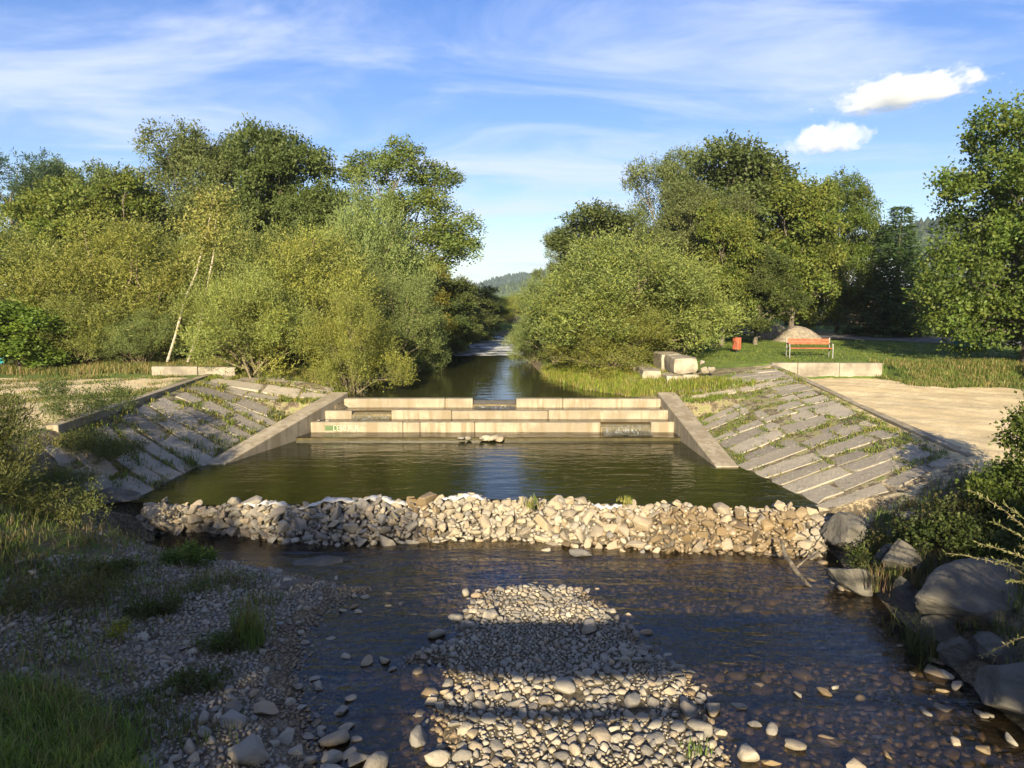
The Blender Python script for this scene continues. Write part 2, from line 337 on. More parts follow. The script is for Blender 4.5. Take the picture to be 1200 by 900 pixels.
RT = np.array([
 [-40, 6.2, 7.5, 0.2, 10.0, 1.0], [7, 6.0, 7.2, 0.1, 9.5, 1.0], [9, 6.0, 7.2, 0.1, 9.5, 1.0], [12, 6.2, 7.4, 0.2, 9.4, 1.05], [13.6, 6.3, 7.6, 0.3, 9.5, 1.1],
 [15.3, 6.6, 8.0, 0.48, 9.7, 1.12], [18.4, 5.95, 7.9, 0.60, 10.0, 1.2], [24.4, 5.5, 8.0, 1.12, 10.4, 1.5], [24.9, 4.2, 6.8, 1.25, 10.5, 1.55], [27.2, 2.5, 5.2, 1.25, 10.6, 1.62], [32, 1.2, 3.6, 1.3, 8.5, 1.7],
 [46, 0.4, 2.4, 1.35, 8, 1.8], [61, -0.6, 2.4, 1.5, 8, 1.9], [65, -4.2, -2, 1.6, 5, 2.0], [72, -14, -11, 1.9, -4, 2.1], [90, -15, -12, 1.7, -6, 2.2], [120, -45, -42, 1.8, -36, 2.4]])
def prof(T, y): return [np.interp(y, T[:, 0], T[:, k]) for k in range(1, 6)]
def wl(y): return np.where(y < 14.3, WL_LOW, np.where(y < 23.6, WL_POOL, WL_UP))
BAR = np.array([[p.x, p.y] for p in (pix(*q, -0.55) for q in ((548,690),(600,680),(680,682),(705,700),(745,725),(760,748),(805,775),(830,800),(845,840),(868,885),(900,960),(905,1150),(470,1150),(478,930),(505,880),(498,850),(490,815),(520,800),(505,780),(455,780),(470,760),(520,745)))])
def poly_sd(x, y, P):
    """signed distance to a polygon (positive inside)"""
    d = np.full(x.shape, 1e9); ins = np.zeros(x.shape, bool); n = len(P)
    for i in range(n):
        a = P[i]; b = P[(i + 1) % n]; e = b - a; wx = x - a[0]; wy = y - a[1]
        t = np.clip((wx * e[0] + wy * e[1]) / (e @ e), 0, 1); d = np.minimum(d, np.hypot(wx - t * e[0], wy - t * e[1]))
        c = ((a[1] <= y) != (b[1] <= y)); ins ^= c & (x < (b[0] - a[0]) * (y - a[1]) / (b[1] - a[1] + 1e-12) + a[0])
    return np.where(ins, d, -d)
_ph = np.random.RandomState(3).uniform(0, 6.28, (24,)); _di = np.random.RandomState(4).uniform(-1, 1, (24, 2))
def wob(x, y, s, k0=0):
    r = 0
    for k in range(6):
        q = s * (1.0 + 0.55 * k); r = r + np.sin((x * _di[k0 + k, 0] + y * _di[k0 + k, 1]) * q * 2.2 + _ph[k0 + k]) / (1 + 0.5 * k)
    return r / 2.5
def height(x, y):
    x = np.asarray(x, float); y = np.asarray(y, float)
    w = wl(y)
    le, l1, lz1, l2, lz2 = prof(LT, y); re, r1, rz1, r2, rz2 = prof(RT, y)
    bedz = np.where(y < 15.4, WL_LOW - 0.20, np.where(y < 23.6, -0.85, WL_UP - 0.6))
    bedz = np.where((y > 23.6) & (y < 25.0), 0.2, bedz)
    bedz = bedz + 0.09 * smooth01((x - 1.0) / 2.0) * smooth01((9.6 - y) / 1.2)
    # left and right bank heights
    def bank(d, d1, z1, d2, z2):
        a = np.clip(d / np.maximum(d1, 0.05), 0, 1); b = np.clip((d - d1) / np.maximum(d2 - d1, 0.05), 0, 1)
        return np.where(d < d1, (w - 0.03) + (z1 - (w - 0.03)) * a, z1 + (z2 - z1) * b)
    hl = bank(le - x, le - l1, lz1, le - l2, lz2); hr = bank(x - re, r1 - re, rz1, r2 - re, rz2)
    dd = np.minimum(x - le, re - x)                       # inside the channel
    hb = bedz + (w - 0.03 - bedz) * (1 - smooth01(dd / np.where(y < 15.4, 0.9, 1.3)))
    h = np.where(x < le, hl, np.where(x > re, hr, hb))
    # gravel bar
    bd = poly_sd(x, y, BAR); h = np.where((y < 13.2), np.maximum(h, np.clip(WL_LOW - 0.06 + 0.35 * bd, -3, WL_LOW + 0.14 + 0.05 * wob(x, y, 1.2))), h)
    # sand terrace and lawn on the right
    out = x > r2
    lawn = 1.70 + 0.012 * np.clip(y - 30, 0, 60)
    rise = smooth01((y - np.where(x > 15.2, 25.8, 28.75)) / np.where(x > 15.2, 3.0, 0.12))
    sandz = 1.14 + 0.02 * wob(x, y, 0.7) + 0.012 * np.sin(x * 12.3 + 2 * np.sin(y * 5.1)) * np.sin(y * 10.7 + 2.2 * np.sin(x * 4.3)) + 0.008 * np.sin(x * 21 + y * 9) * np.sin(y * 19 - x * 7)
    hs = sandz + (lawn - sandz) * rise
    hr_low = np.where(y < 14, 1.0 + 0.02 * np.clip(x - 9, 0, 10), hs)
    tt = smooth01((y - 13.2) / 1.6)
    target = (1.0 + 0.02 * np.clip(x - 9, 0, 10)) * (1 - tt) + hs * tt
    k = smooth01((x - r2) / 0.5)
    h = np.where(out & (y < 28.7), h * (1 - k) + target * k, h)
    k2 = smooth01((x - r2 + 1.0) / 1.5); h = np.where((y >= 28.7) & (x > re + 2), h * (1 - k2) + lawn * k2, h)
    # broad undulation and roughness
    rough = 0.03 * wob(x, y, 2.4, 6) + 0.05 * wob(x, y, 0.5, 12)
    land = np.clip(np.maximum(le - x, x - re), 0, 1.5) / 1.5
    paved = ((x > re) & (x < r2) | (x < le) & (x > l2)) & (y > 14.8) & (y < 28.7)
    h = h + rough * land * np.where(paved, 0.0, 1.0) + 0.02 * wob(x, y, 3.1, 3) * (1 - land) * (y < 14.5)
    far = np.clip(np.hypot(x, y) - 90, 0, None); h = h + far * 0.004
    return h
def ground_z(x, y): return float(height(np.array([x]), np.array([y]))[0])
def axis(fine, lo, hi, far_lo, far_hi, g=1.18):
    c = list(np.arange(lo, hi + 1e-6, fine)); s = fine; p = c[-1]
    while p < far_hi: s *= g; p += s; c.append(p)
    s = fine; p = c[0]; left = []
    while p > far_lo: s *= g; p -= s; left.append(p)
    return np.array(left[::-1] + c)
def build_ground():
    xs = axis(0.14, -13, 17, -3500, 3500); ys = axis(0.14, 5.5, 31, -400, 4500)
    X, Y = np.meshgrid(xs, ys); Z = height(X, Y); n, m = X.shape
    V = np.stack([X.ravel(), Y.ravel(), Z.ravel()], 1)
    i = np.arange(n * m).reshape(n, m); Fq = np.stack([i[:-1, :-1].ravel(), i[:-1, 1:].ravel(), i[1:, 1:].ravel(), i[1:, :-1].ravel()], 1)
    le, l1, lz1, l2, lz2 = prof(LT, Y); re, r1, rz1, r2, rz2 = prof(RT, Y)
    sand = np.zeros(X.shape); grass = np.zeros(X.shape); bed = np.zeros(X.shape)
    sd_r = np.minimum.reduce([X - r2 + 0.3, 19.5 - 0.12 * (Y - 14) - X, Y - 13.4, np.where(X > 15, 25.9, 28.7) - Y]); sand = np.maximum(sand, smooth01(0.5 + sd_r / 1.2))
    sd_l = np.minimum.reduce([l2 - X - 0.1, X + 22, Y - 14.0, 27.2 - Y]); sand = np.maximum(sand, smooth01(0.5 + sd_l / 2.0) * 0.74)
    land = np.maximum(le - X, X - re)
    grass = np.where((Y > 25.5), smooth01(land / 1.2), 0.0)
    grass = np.maximum(grass, np.where((X > 8) & (Y > 13), 1 - sand, 0) * (X > r2)); grass = np.where((Y < 14.5) & (land > 0), 0.52 * smooth01((land - 2.5) / 2.5), grass)
    grass = np.maximum(grass, np.where((X < l2), (1 - sand) * 0.9, 0))
    paved = (((X > re) & (X < r2)) | ((X < le) & (X > l2))) & (Y > 15) & (Y < 28.5); grass = np.where(paved, 0.42, grass); sand = np.where(paved | ((X > re) & (X < r2) & (Y > 13.6) & (Y < 28.5)), np.maximum(sand, 0.44), sand)
    grass = np.where(sand > 0.75, 0, grass)
    bed = np.where(land < 0.05, 1.0, 0.0); bed = np.where((Y < 14.5) & (land > 0), smooth01(1 - land / 0.6), bed)
    me = mesh_np('ground', V, Fq, np.stack([sand.ravel(), grass.ravel(), bed.ravel()], 1), True)
    tag(obj('ground', me, MT['ground']), kind='structure')
build_ground()

# ------------------------------------------------------------------ water
def water_sheet(name, x0, x1, y0, y1, z, mat, nx=40, ny=40):
    X, Y = np.meshgrid(np.linspace(x0, x1, nx), np.linspace(y0, y1, ny)); i = np.arange(nx * ny).reshape(ny, nx)
    Fq = np.stack([i[:-1, :-1].ravel(), i[:-1, 1:].ravel(), i[1:, 1:].ravel(), i[1:, :-1].ravel()], 1)
    return tag(obj(name, mesh_np(name, np.stack([X.ravel(), Y.ravel(), np.full(X.size, z)], 1), Fq, None, True), mat), kind='structure')
water_sheet('stream_water', -9.5, 9, -20, 15.2, WL_LOW, MT['stream'])
water_sheet('river_water', -9, 8, 24.35, 42.0, WL_UP, MT['upstream'])
water_sheet('rapids_water', -6, 3.2, 42.0, 61.5, WL_UP + 0.02, MT['rapid'])
water_sheet('river_bend_water', -70, 3, 61.5, 130, WL_UP + 0.06, MT['upstream'])

# ------------------------------------------------------------------ distant hills
def build_hill(name, cx, cy, w, d, pts, seed, trees, tint):
    """ridge profile pts = (x, top z); rounded in depth, forested with small cone trees in one mesh"""
    rs = np.random.RandomState(seed); nx, ny = 120, 26
    xs = np.linspace(cx - w / 2, cx + w / 2, nx); px_, pz_ = zip(*pts)
    top = np.interp(xs, px_, pz_) + 1.5 * np.sin(xs * 0.05 + seed) + 0.8 * np.sin(xs * 0.13)
    V = []
    for j in range(ny):
        t = j / (ny - 1); prof_ = math.sin(math.pi * min(1.0, t * 1.0)) ** 0.8
        for i in range(nx): V.append((xs[i], cy - d / 2 + d * t, -6 + (top[i] + 6) * prof_ + rs.uniform(-0.6, 0.6)))
    i = np.arange(nx * ny).reshape(ny, nx); Fq = np.stack([i[:-1, :-1].ravel(), i[:-1, 1:].ravel(), i[1:, 1:].ravel(), i[1:, :-1].ravel()], 1)
    h = tag(obj(name, mesh_np(name, V, Fq, None, True), MT['hillgrass']), kind='structure')
    V = np.array(V); tv, tf, tt = [], [], []
    for k in range(trees):
        a = rs.randint(0, int(nx * ny * 0.60)); p = V[a] + np.array([rs.uniform(-w / nx, w / nx), rs.uniform(-10, 10), -1.0])
        r = rs.uniform(2.5, 4.5); hh = rs.uniform(7, 13); b = len(tv); c = np.array(tint) * rs.uniform(0.7, 1.3)
        for q in range(5): an = q * 1.2566 + rs.uniform(0, 0.8); tv.append(p + [math.cos(an) * r, math.sin(an) * r, hh * 0.15]); tt.append(c)
        for q in range(5): an = q * 1.2566 + rs.uniform(0, 0.8); tv.append(p + [math.cos(an) * r * 0.75, math.sin(an) * r * .75, hh * 0.6]); tt.append(c)
        tv.append(p + [0, 0, hh]); tt.append(c)
        for q in range(5):
            q2 = (q + 1) % 5; tf.append((b + q, b + q2, b + 5 + q2)); tf.append((b + q, b + 5 + q2, b + 5 + q)); tf.append((b + 5 + q, b + 5 + q2, b + 10))
    f = obj('hill_forest', mesh_np('hill_forest', tv, np.array(tf), np.array(tt)), MT['grass']); tag(f, 'dark distant forest covering the ' + name.replace('_', ' '), 'forest', kind='stuff')
MT['hillgrass'] = mat_plain('far_hillside', (0.06, 0.085, 0.03), 0.95, 0, 0.4, 0.02, 0.0)
def hill_pts(lst, D): return [((p - 600) / 830 * D * 1.0, CAMZ + (345 - q) / 830 * D) for p, q in lst]
build_hill('far_hill', 30, 1500, 900, 500, hill_pts([(340, 352), (520, 347), (560, 337), (590, 328), (630, 322), (690, 306), (760, 295), (860, 300), (900, 330)], 1500), 3, 2600, (0.025, 0.045, 0.02))
build_hill('low_hill', 30, 900, 420, 260, hill_pts([(400, 356), (560, 350), (610, 339), (680, 325), (800, 318)], 900), 8, 1400, (0.05, 0.075, 0.022))
build_hill('wooded_hill', 420, 620, 560, 260, hill_pts([(800, 335), (950, 305), (1040, 281), (1080, 270), (1130, 262), (1250, 262), (1400, 290), (1500, 330)], 620), 5, 2600, (0.028, 0.045, 0.018))

# ------------------------------------------------------------------ rock shapes
def rock_mesh(name, seed, planes=7, sub=2, s=(1, 1, 0.7), cut=(0.55, 0.9), rough=0.06, sharp=38):
    rs = np.random.RandomState(seed); bm = bmesh.new(); bmesh.ops.create_icosphere(bm, subdivisions=sub, radius=1.0)
    V = np.array([v.co[:] for v in bm.verts])
    for _ in range(planes):
        n = rs.normal(size=3); n /= np.linalg.norm(n); d = rs.uniform(*cut); k = V @ n - d
        V = V - np.outer(np.clip(k, 0, None), n) * 0.97
    V = V * (1 + rs.uniform(-rough, rough, (len(V), 1))) * np.array(s)
    for v, c in zip(bm.verts, V): v.co = c
    me = bpy.data.meshes.new(name); bm.to_mesh(me); bm.free()
    for p in me.polygons: p.use_smooth = True
    me.set_sharp_from_angle(angle=R(sharp)); return me
def chip_mesh(name, seed, s=(1, 1, 0.7), n=15, bevel=0.09, sharp=30):
    rs = np.random.RandomState(seed); P = rs.normal(size=(n, 3)); P = P / np.power((np.abs(P) ** 3.5).sum(1), 1 / 3.5)[:, None] * rs.uniform(0.82, 1.0, (n, 1)); P = P * np.array(s)
    bm = bmesh.new(); vs = [bm.verts.new(p) for p in P]; r_ = bmesh.ops.convex_hull(bm, input=vs)
    bmesh.ops.delete(bm, geom=[v for v in bm.verts if not v.link_faces], context='VERTS'); bmesh.ops.dissolve_limit(bm, angle_limit=0.25, verts=bm.verts, edges=bm.edges)
    if bevel: bmesh.ops.bevel(bm, geom=list(bm.edges), offset=bevel, segments=1, affect='EDGES', profile=0.6, clamp_overlap=True)
    bmesh.ops.triangulate(bm, faces=bm.faces); me = bpy.data.meshes.new(name); bm.to_mesh(me); bm.free()
    for p in me.polygons: p.use_smooth = True
    me.set_sharp_from_angle(angle=R(sharp)); return me
ANG = [chip_mesh('stone', 100 + i, (1, 0.56 + 0.12 * (i % 4), 0.42 + 0.10 * (i % 3)), 13, 0.055, 26) for i in range(16)]
COB = [(rock_mesh('stone', 300 + i, 7, 2, (1, 0.66 + 0.1 * (i % 3), 0.40 + 0.07 * (i % 4)), (0.5, 0.85), 0.03, 50) if i % 2 else chip_mesh('stone', 340 + i, (1, 0.7 + 0.04 * i % 0.2, 0.42 + 0.02 * i), 18, 0.16, 45)) for i in range(12)]
MT['stone_tan'] = mat_stone_obj('tan_sandstone', False, 0.5)
for me in ANG: me.materials.append(MT['stone'])
ANGT = []
for me in ANG:
    c = me.copy(); c.materials.clear(); c.materials.append(MT['stone_tan']); ANGT.append(c)
ANGW = []
for me in ANG:
    c = me.copy(); c.materials.clear(); c.materials.append(MT['stone_wet']); ANGW.append(c)
for me in COB: me.materials.append(MT['stone'])
COBW = []
for me in COB:
    c = me.copy(); c.materials.clear(); c.materials.append(MT['stone_wet']); COBW.append(c)
_rsr = np.random.RandomState(77)
def _small(seed, planes, s, sub=1):
    me = chip_mesh('tmp', seed, s, 11 if sub == 1 else 14, 0.0 if sub == 1 else 0.1); V = np.array([v.co[:] for v in me.vertices]); Fc = np.array([p.vertices[:] for p in me.polygons]); bpy.data.meshes.remove(me); return V, Fc
SMALL = [_small(500 + i, 4, (1, 0.7 + 0.3 * _rsr.rand(), 0.45 + 0.25 * _rsr.rand()), 1 if i < 6 else 2) for i in range(10)]
def merged_stones(name, pos, size, mat, parent, seed=1, flat=0.35, big=0.05):
    """many small stones as real geometry in one mesh"""
    rs = np.random.RandomState(seed); VV, FF, TT = [], [], []; b = 0
    for p, s in zip(pos, size):
        V, Fc = SMALL[rs.randint(6)] if s < big else SMALL[6 + rs.randint(4)]
        a = rs.uniform(0, 6.283); ca, sa = math.cos(a), math.sin(a); tx, ty = rs.normal(0, flat, 2)
        Rz = np.array([[ca, -sa, 0], [sa, ca, 0], [0, 0, 1]]); Rx = np.array([[1, 0, 0], [0, math.cos(tx), -math.sin(tx)], [0, math.sin(tx), math.cos(tx)]]); Ry = np.array([[math.cos(ty), 0, math.sin(ty)], [0, 1, 0], [-math.sin(ty), 0, math.cos(ty)]])
        VV.append((V * s * rs.uniform(0.85, 1.15, 3)) @ (Rz @ Rx @ Ry).T + p); FF.append(Fc + b); b += len(V); TT.append(np.full((len(V), 3), rs.rand()))
    me = mesh_np(name, np.concatenate(VV), np.concatenate(FF), np.concatenate(TT), True)
    return tag(obj(name, me, mat, parent), kind='stuff')
def stone_piece(me, p, s, rot, parent, name='stone'):
    o = bpy.data.objects.new(name, me); COL.objects.link(o); o.parent = parent; o.location = p; o.scale = s; o.rotation_euler = rot; return o

# ------------------------------------------------------------------ concrete weir with its steps and wing walls
weir = empty('concrete_weir', (0, 23, 0)); tag(weir, 'low stepped concrete weir with three cascades across the river', 'weir')
def local(o, p): return Vector(p) - o.location
def wbox(name, lo, hi, mat, parent=weir, bevel=0.015):
    return MB().box(local(parent, lo), local(parent, hi)).build(name, mat, parent, bevel=bevel)
def beam_run(x0, x1, y0, y1, z0, z1, joints, mat=MT['concrete'], skew=(0, 0)):
    xs = [x0] + joints + [x1]
    for a, b in zip(xs[:-1], xs[1:]):
        dz = 0.012 * math.sin(a * 7.3); wbox('step_beam', (a + 0.006, y0, z0), (b - 0.006, y1, z1 + dz), mat, bevel=0.02)
beam_run(-5.78, -1.34, 24.05, 24.36, 0.30, 0.93, [-2.3]); beam_run(0.14, 5.12, 24.05, 24.36, 0.30, 0.93, [1.75])
beam_run(-6.2, -5.3, 23.15, 23.42, 0.1, 0.68, []); beam_run(-4.0, 5.28, 23.15, 23.42, 0.1, 0.68, [-2.0, 1.2])
beam_run(-6.5, 2.85, 22.35, 22.60, -0.3, 0.43, [-3.5, -2.95, -1.2]); beam_run(4.45, 5.35, 22.35, 22.60, -0.3, 0.43, [])
wbox('ledge', (-6.15, 23.42, 0.0), (5.25, 24.05, 0.56), MT['wet']); wbox('ledge', (-6.45, 22.60, -0.2), (5.3, 23.15, 0.30), MT['wet']); wbox('apron', (-6.75, 21.55, -0.9), (5.32, 22.35, 0.085), MT['apron'])
wbox('sill', (-1.34, 24.07, 0.30), (0.14, 24.34, 0.74), MT['wet']); wbox('gate_board', (-1.33, 24.16, 0.74), (0.13, 24.22, 0.885), MT['gate'], bevel=0.004)
wbox('sill', (-5.3, 23.17, 0.0), (-4.0, 23.40, 0.55), MT['wet']); wbox('sill', (2.85, 22.37, -0.3), (4.45, 22.58, 0.28), MT['wet'])
MB().hexa([local(weir, p) for p in ((-8.25,18.45,-1),(-7.65,18.45,-1),(-5.75,24.6,-1),(-6.35,24.6,-1),(-8.25,18.45,0.03),(-7.65,18.45,0.03),(-5.75,24.6,1.10),(-6.35,24.6,1.10))]).build('wing_wall', MT['concrete'], weir, bevel=0.02)
MB().hexa([local(weir, p) for p in ((5.35,18.15,-1),(5.95,18.15,-1),(5.72,24.6,-1),(5.1,24.6,-1),(5.35,18.15,0.03),(5.95,18.15,0.03),(5.72,24.6,1.10),(5.1,24.6,1.10))]).build('wing_wall', MT['concrete'], weir, bevel=0.02)
# thin water on the steps and the white water where it spills through the gaps
def film(name, x0, x1, y0, y1, z, mat): tag(water_sheet(name, x0, x1, y0, y1, z, mat, 12, 6), kind='structure')
film('step_water', -6.1, 5.2, 23.40, 24.06, 0.645, MT['stream']); film('step_water', -6.4, 5.3, 22.59, 23.16, 0.40, MT['stream']); film('step_water', -6.7, 5.3, 21.52, 22.36, 0.115, MT['stream'])
def spill(x0, x1, ytop, ztop, ybot, zbot, run, seed):
    rs = np.random.RandomState(seed); nx, ny = 34, 14; V = []; A = []
    for j in range(ny):
        t = j / (ny - 1)
        for i in range(nx):
            x = x0 + (x1 - x0) * i / (nx - 1)
            if t < 0.45: q = t / 0.45; y = ytop + (ybot - ytop) * q; z = ztop + (zbot - ztop) * q ** 1.6
            else: q = (t - 0.45) / 0.55; y = ybot - run * q; z = zbot + 0.035 * (1 - q) + 0.004
            w = 0.5 + 0.5 * min(1, 4 * min(i, nx - 1 - i) / nx)
            A.append(min(1, 3.5 * min(i, nx - 1 - i) / nx + 0.25) * (0.10 + 0.35 * t if t < 0.38 else 0.75 * (1.0 - 0.98 * (t - 0.38) / 0.62)))
            V.append((x, y + rs.uniform(-0.02, 0.02), z + rs.uniform(-0.02, 0.03) * (t > 0.3) * w))
    i = np.arange(nx * ny).reshape(ny, nx); Fq = np.stack([i[:-1, :-1].ravel(), i[:-1, 1:].ravel(), i[1:, 1:].ravel(), i[1:, :-1].ravel()], 1)
    tag(obj('spilling_water', mesh_np('spilling_water', V, Fq, np.repeat(np.array(A)[:, None], 3, 1), True), MT['foam']), kind='structure')
spill(-5.28, -4.02, 23.3, 0.60, 23.08, 0.41, 0.42, 1); spill(2.87, 4.43, 22.48, 0.34, 22.25, 0.12, 0.55, 2); spill(-1.3, 0.1, 24.08, 0.72, 23.98, 0.65, 0.35, 3)
# sprayed lettering on the lowest step
gp = weir
def mark(name, x0, x1, z0, z1, mat): return wbox(name, (x0, 22.341, z0), (x1, 22.349, z1), mat, weir, 0)
mark('green_paint', -6.0, -5.55, 0.17, 0.33, MT['paint_green'])
rs = np.random.RandomState(5)
strokes = MB(); x = -5.72
for gl in ('C', 'E', 'S', 'O', 'J', 'E', 'J', 'L'):
    w_ = 0.075; zb, zt = 0.16, 0.34; t_ = 0.018
    def st(a, b, c, d): strokes.box(local(weir, (x + a * w_, 22.332, zb + b * (zt - zb))), local(weir, (x + c * w_, 22.341, zb + d * (zt - zb))))
    k = t_ / w_; m_ = t_ / (zt - zb)
    if gl in 'CEOL': st(0, 0, k, 1)
    if gl in 'CESO': st(0, 1 - m_, 1, 1)
    if gl in 'CESOLJ': st(0, 0, 1, m_)
    if gl in 'ES': st(0, 0.46, 0.9, 0.46 + m_)
    if gl in 'OJ': st(1 - k, 0, 1, 1)
    if gl == 'S': st(0, 0.5, k, 1); st(1 - k, 0, 1, 0.5)
    x += 0.108
strokes.build('lettering', MT['paint_white'], weir)
# pebbles resting on the weir
for q, (p, y, z, s) in enumerate((( -6.2, 22.48, 0.47, 0.09), (-5.95, 22.5, 0.46, 0.11))):
    o = stone_piece(COB[q], (p, y, z), (s, s, s), (0, 0, q), None, 'loose_stone'); tag(o, ('small rounded pale stone at the left end of the lowest weir step', 'flat pale stone beside the small one on the lowest weir step')[q], 'stone')
pile = empty('stone_pile', (*pix(566, 514, 0.1)[:2], 0.08)); tag(pile, 'little pile of pale stones in the pool below the weir', 'stone pile')
for q, (dx, dy, s) in enumerate(((-0.75, 0, 0.11), (-0.55, 0.05, 0.13), (-0.05, 0, 0.12), (0.12, 0.02, 0.16), (0.35, 0, 0.17), (0.6, 0.03, 0.18), (0.2, 0.1, 0.14))):
    stone_piece(COB[q], (dx * 0.85, dy, 0.03), (s * 1.4, s, s), (0.1 * q, 0.1, q), pile)

# ------------------------------------------------------------------ paved embankments
def slab_mesh(pts, th, rs):
    """irregular flat stone following the slope; pts are corner (x, y)"""
    P = []
    n = len(pts)
    for i in range(n):
        a = np.array(pts[i]); b = np.array(pts[(i + 1) % n]); P.append(a + rs.uniform(-0.06, 0.06, 2)); P.append(a * 0.5 + b * 0.5 + rs.uniform(-0.06, 0.06, 2))
    c = np.mean(P, 0); v = []
    k = len(P)
    for q, off in ((1.0, -0.16), (1.0, th - 0.025), (0.955, th)):
        for p in P: w = c + (p - c) * q; v.append((w[0], w[1], 0.0, off))
    V = np.array(v); z = height(V[:, 0], V[:, 1])
    A = np.c_[V[:, 0], V[:, 1], np.ones(len(V))]; co = np.linalg.lstsq(A, z, rcond=None)[0]
    if np.abs(A @ co - z).max() > 0.10: return None, None
    V3 = np.c_[V[:, 0], V[:, 1], A @ co + V[:, 3] + rs.uniform(-0.006, 0.006, len(V))]
    f = [tuple(range(2 * k, 3 * k))]
    for r_ in range(2):
        for i in range(k): j = (i + 1) % k; f.append((r_ * k + i, r_ * k + j, (r_ + 1) * k + j, (r_ + 1) * k + i))
    return V3, f
SLABS = []
def embankment(name, label, side, y0, y1, row, lens, gap, skip, seed, skew):
    rs = np.random.RandomState(seed); T = RT if side > 0 else LT
    root = empty(name, (8.0 * side if side > 0 else -9.5, 20, 0.6)); tag(root, label, 'embankment')
    y = y0
    while y < y1:
        w_ = rs.uniform(*row); sk0 = skew; skew = sk0 * rs.uniform(0.4, 1.7); e, a1, z1, a2, z2 = [float(q) for q in prof(T, np.array([y + w_ / 2]))[0:5]]
        if side > 0: s0 = e + (0.10 if y > 18.3 else -0.15); s1 = a2 - 0.28
        else: s0 = -e + (0.12 if y > 18.6 else -0.15); s1 = -a2 - 0.25
        if side > 0 and y > 18.3: s0 = max(s0, 5.98 + (24.6 - y) * 0.0)
        if side < 0 and y > 18.5: s0 = max(s0, 8.27 - (y - 18.45) / 6.15 * 1.9)
        if y > 24.6: s0 += (y - 24.6) * (1.45 if side > 0 else 0.5)
        s = s0 + rs.uniform(0, 0.3)
        while s < s1 - 0.3:
            L_ = min(rs.uniform(*lens), s1 - s)
            if rs.rand() > skip:
                g = rs.uniform(*gap); sk = skew * (s - s0); x0_, x1_ = s, s + L_ - g; ya, yb = y + sk, y + w_ - rs.uniform(*gap) * 0.6 + sk
                pts = [(side * x0_, ya + rs.uniform(0, .06)), (side * x1_, ya + skew * L_ + rs.uniform(0, .06)), (side * x1_, yb + skew * L_ - rs.uniform(0, .06)), (side * x0_, yb - rs.uniform(0, .06))]
                if side < 0: pts = pts[::-1]
                V3, f = slab_mesh(pts, rs.uniform(0.008, 0.035), rs)
                if V3 is None: s += L_; continue
                me = bpy.data.meshes.new('slab'); me.from_pydata([tuple(q) for q in (V3 - np.array(root.location))], [], f); me.update()
                obj('slab', me, MT['slab'], root); SLABS.append(np.array(pts))
            s += L_
        skew = sk0
        y += w_
    return root
emb_r = embankment('stone_embankment', 'sloping embankment of grey stone slabs between the pool and the sand on the right', 1, 14.35, 27.3, (0.45, 0.85), (0.7, 1.9), (0.015, 0.13), 0.10, 11, 0.10)
emb_l = embankment('stone_embankment', 'weedy sloping embankment of stone slabs left of the pool', -1, 14.6, 26.5, (0.6, 0.95), (0.8, 1.9), (0.03, 0.16), 0.06, 23, 0.12)
def strip(name, pts, w_, z_up, depth, mat, parent):
    m = MB(); P = [Vector(p) for p in pts]
    for a, b in zip(P[:-1], P[1:]):
        d = (b - a); n = Vector((-d.y, d.x, 0)).normalized() * w_ / 2
        m.hexa([local(parent, q) for q in (a - n - Vector((0,0,depth)), b - n - Vector((0,0,depth)), b + n - Vector((0,0,depth)), a + n - Vector((0,0,depth)), a - n + Vector((0,0,z_up)), b - n + Vector((0,0,z_up)), b + n + Vector((0,0,z_up)), a + n + Vector((0,0,z_up)))])
    return m.build(name, mat, parent, bevel=0.01)
def gz(x, y, dz=0): return (x, y, ground_z(x, y) + dz)
strip('kerb', [(10.52, 28.4, 1.62), (10.35, 25, 1.50), (10.1, 20, 1.25), (9.85, 16.5, 1.15), (9.7, 14.6, 1.1)], 0.24, 0.05, 0.3, MT['concrete'], emb_r)
strip('kerb', [(5.95, 24.75, 1.08), (8.0, 26.4, 1.34), (10.5, 28.5, 1.65)], 0.20, 0.05, 0.3, MT['concrete'], emb_r)
strip('kerb', [(-10.42, 15.8, 1.5), (-10.75, 20, 1.5), (-11.2, 25, 1.5), (-11.5, 28.8, 1.5)], 0.26, 0.06, 0.3, MT['concrete'], emb_l)
# low board-marked retaining wall beside the sand, its left twin, and the old block abutment
rw = empty('retaining_wall', (12.8, 28.8, 1.1)); tag(rw, 'low grey concrete retaining wall between sand and lawn on the right', 'wall')
for k, (a, b) in enumerate(((10.55, 11.6), (11.62, 13.3), (13.32, 15.05))): wbox('wall_panel', (a, 28.62, 0.8), (b, 28.9, 1.74 - 0.004 * k), MT['oldconcrete'], rw)
for z in (1.27, 1.42, 1.57): wbox('board_mark', (10.6, 28.612, z), (15.0, 28.62, z + 0.012), MT['oldconcrete'], rw, 0)
p = pix(225, 440, 1.5); lw = empty('retaining_wall', (p.x, p.y, 1.4)); tag(lw, 'low pale concrete wall under the bushes left of the river', 'wall')
wbox('wall_panel', (p.x - 1.5, p.y, 1.2), (p.x + 0.2, p.y + 0.3, 1.83), MT['oldconcrete'], lw); wbox('wall_panel', (p.x + 0.22, p.y + 0.02, 1.2), (p.x + 1.6, p.y + 0.32, 1.80), MT['oldconcrete'], lw)
ab = empty('block_abutment', (6.3, 26.6, 1.1)); tag(ab, 'old stepped abutment of big weathered stone blocks by the green bush', 'stone wall')
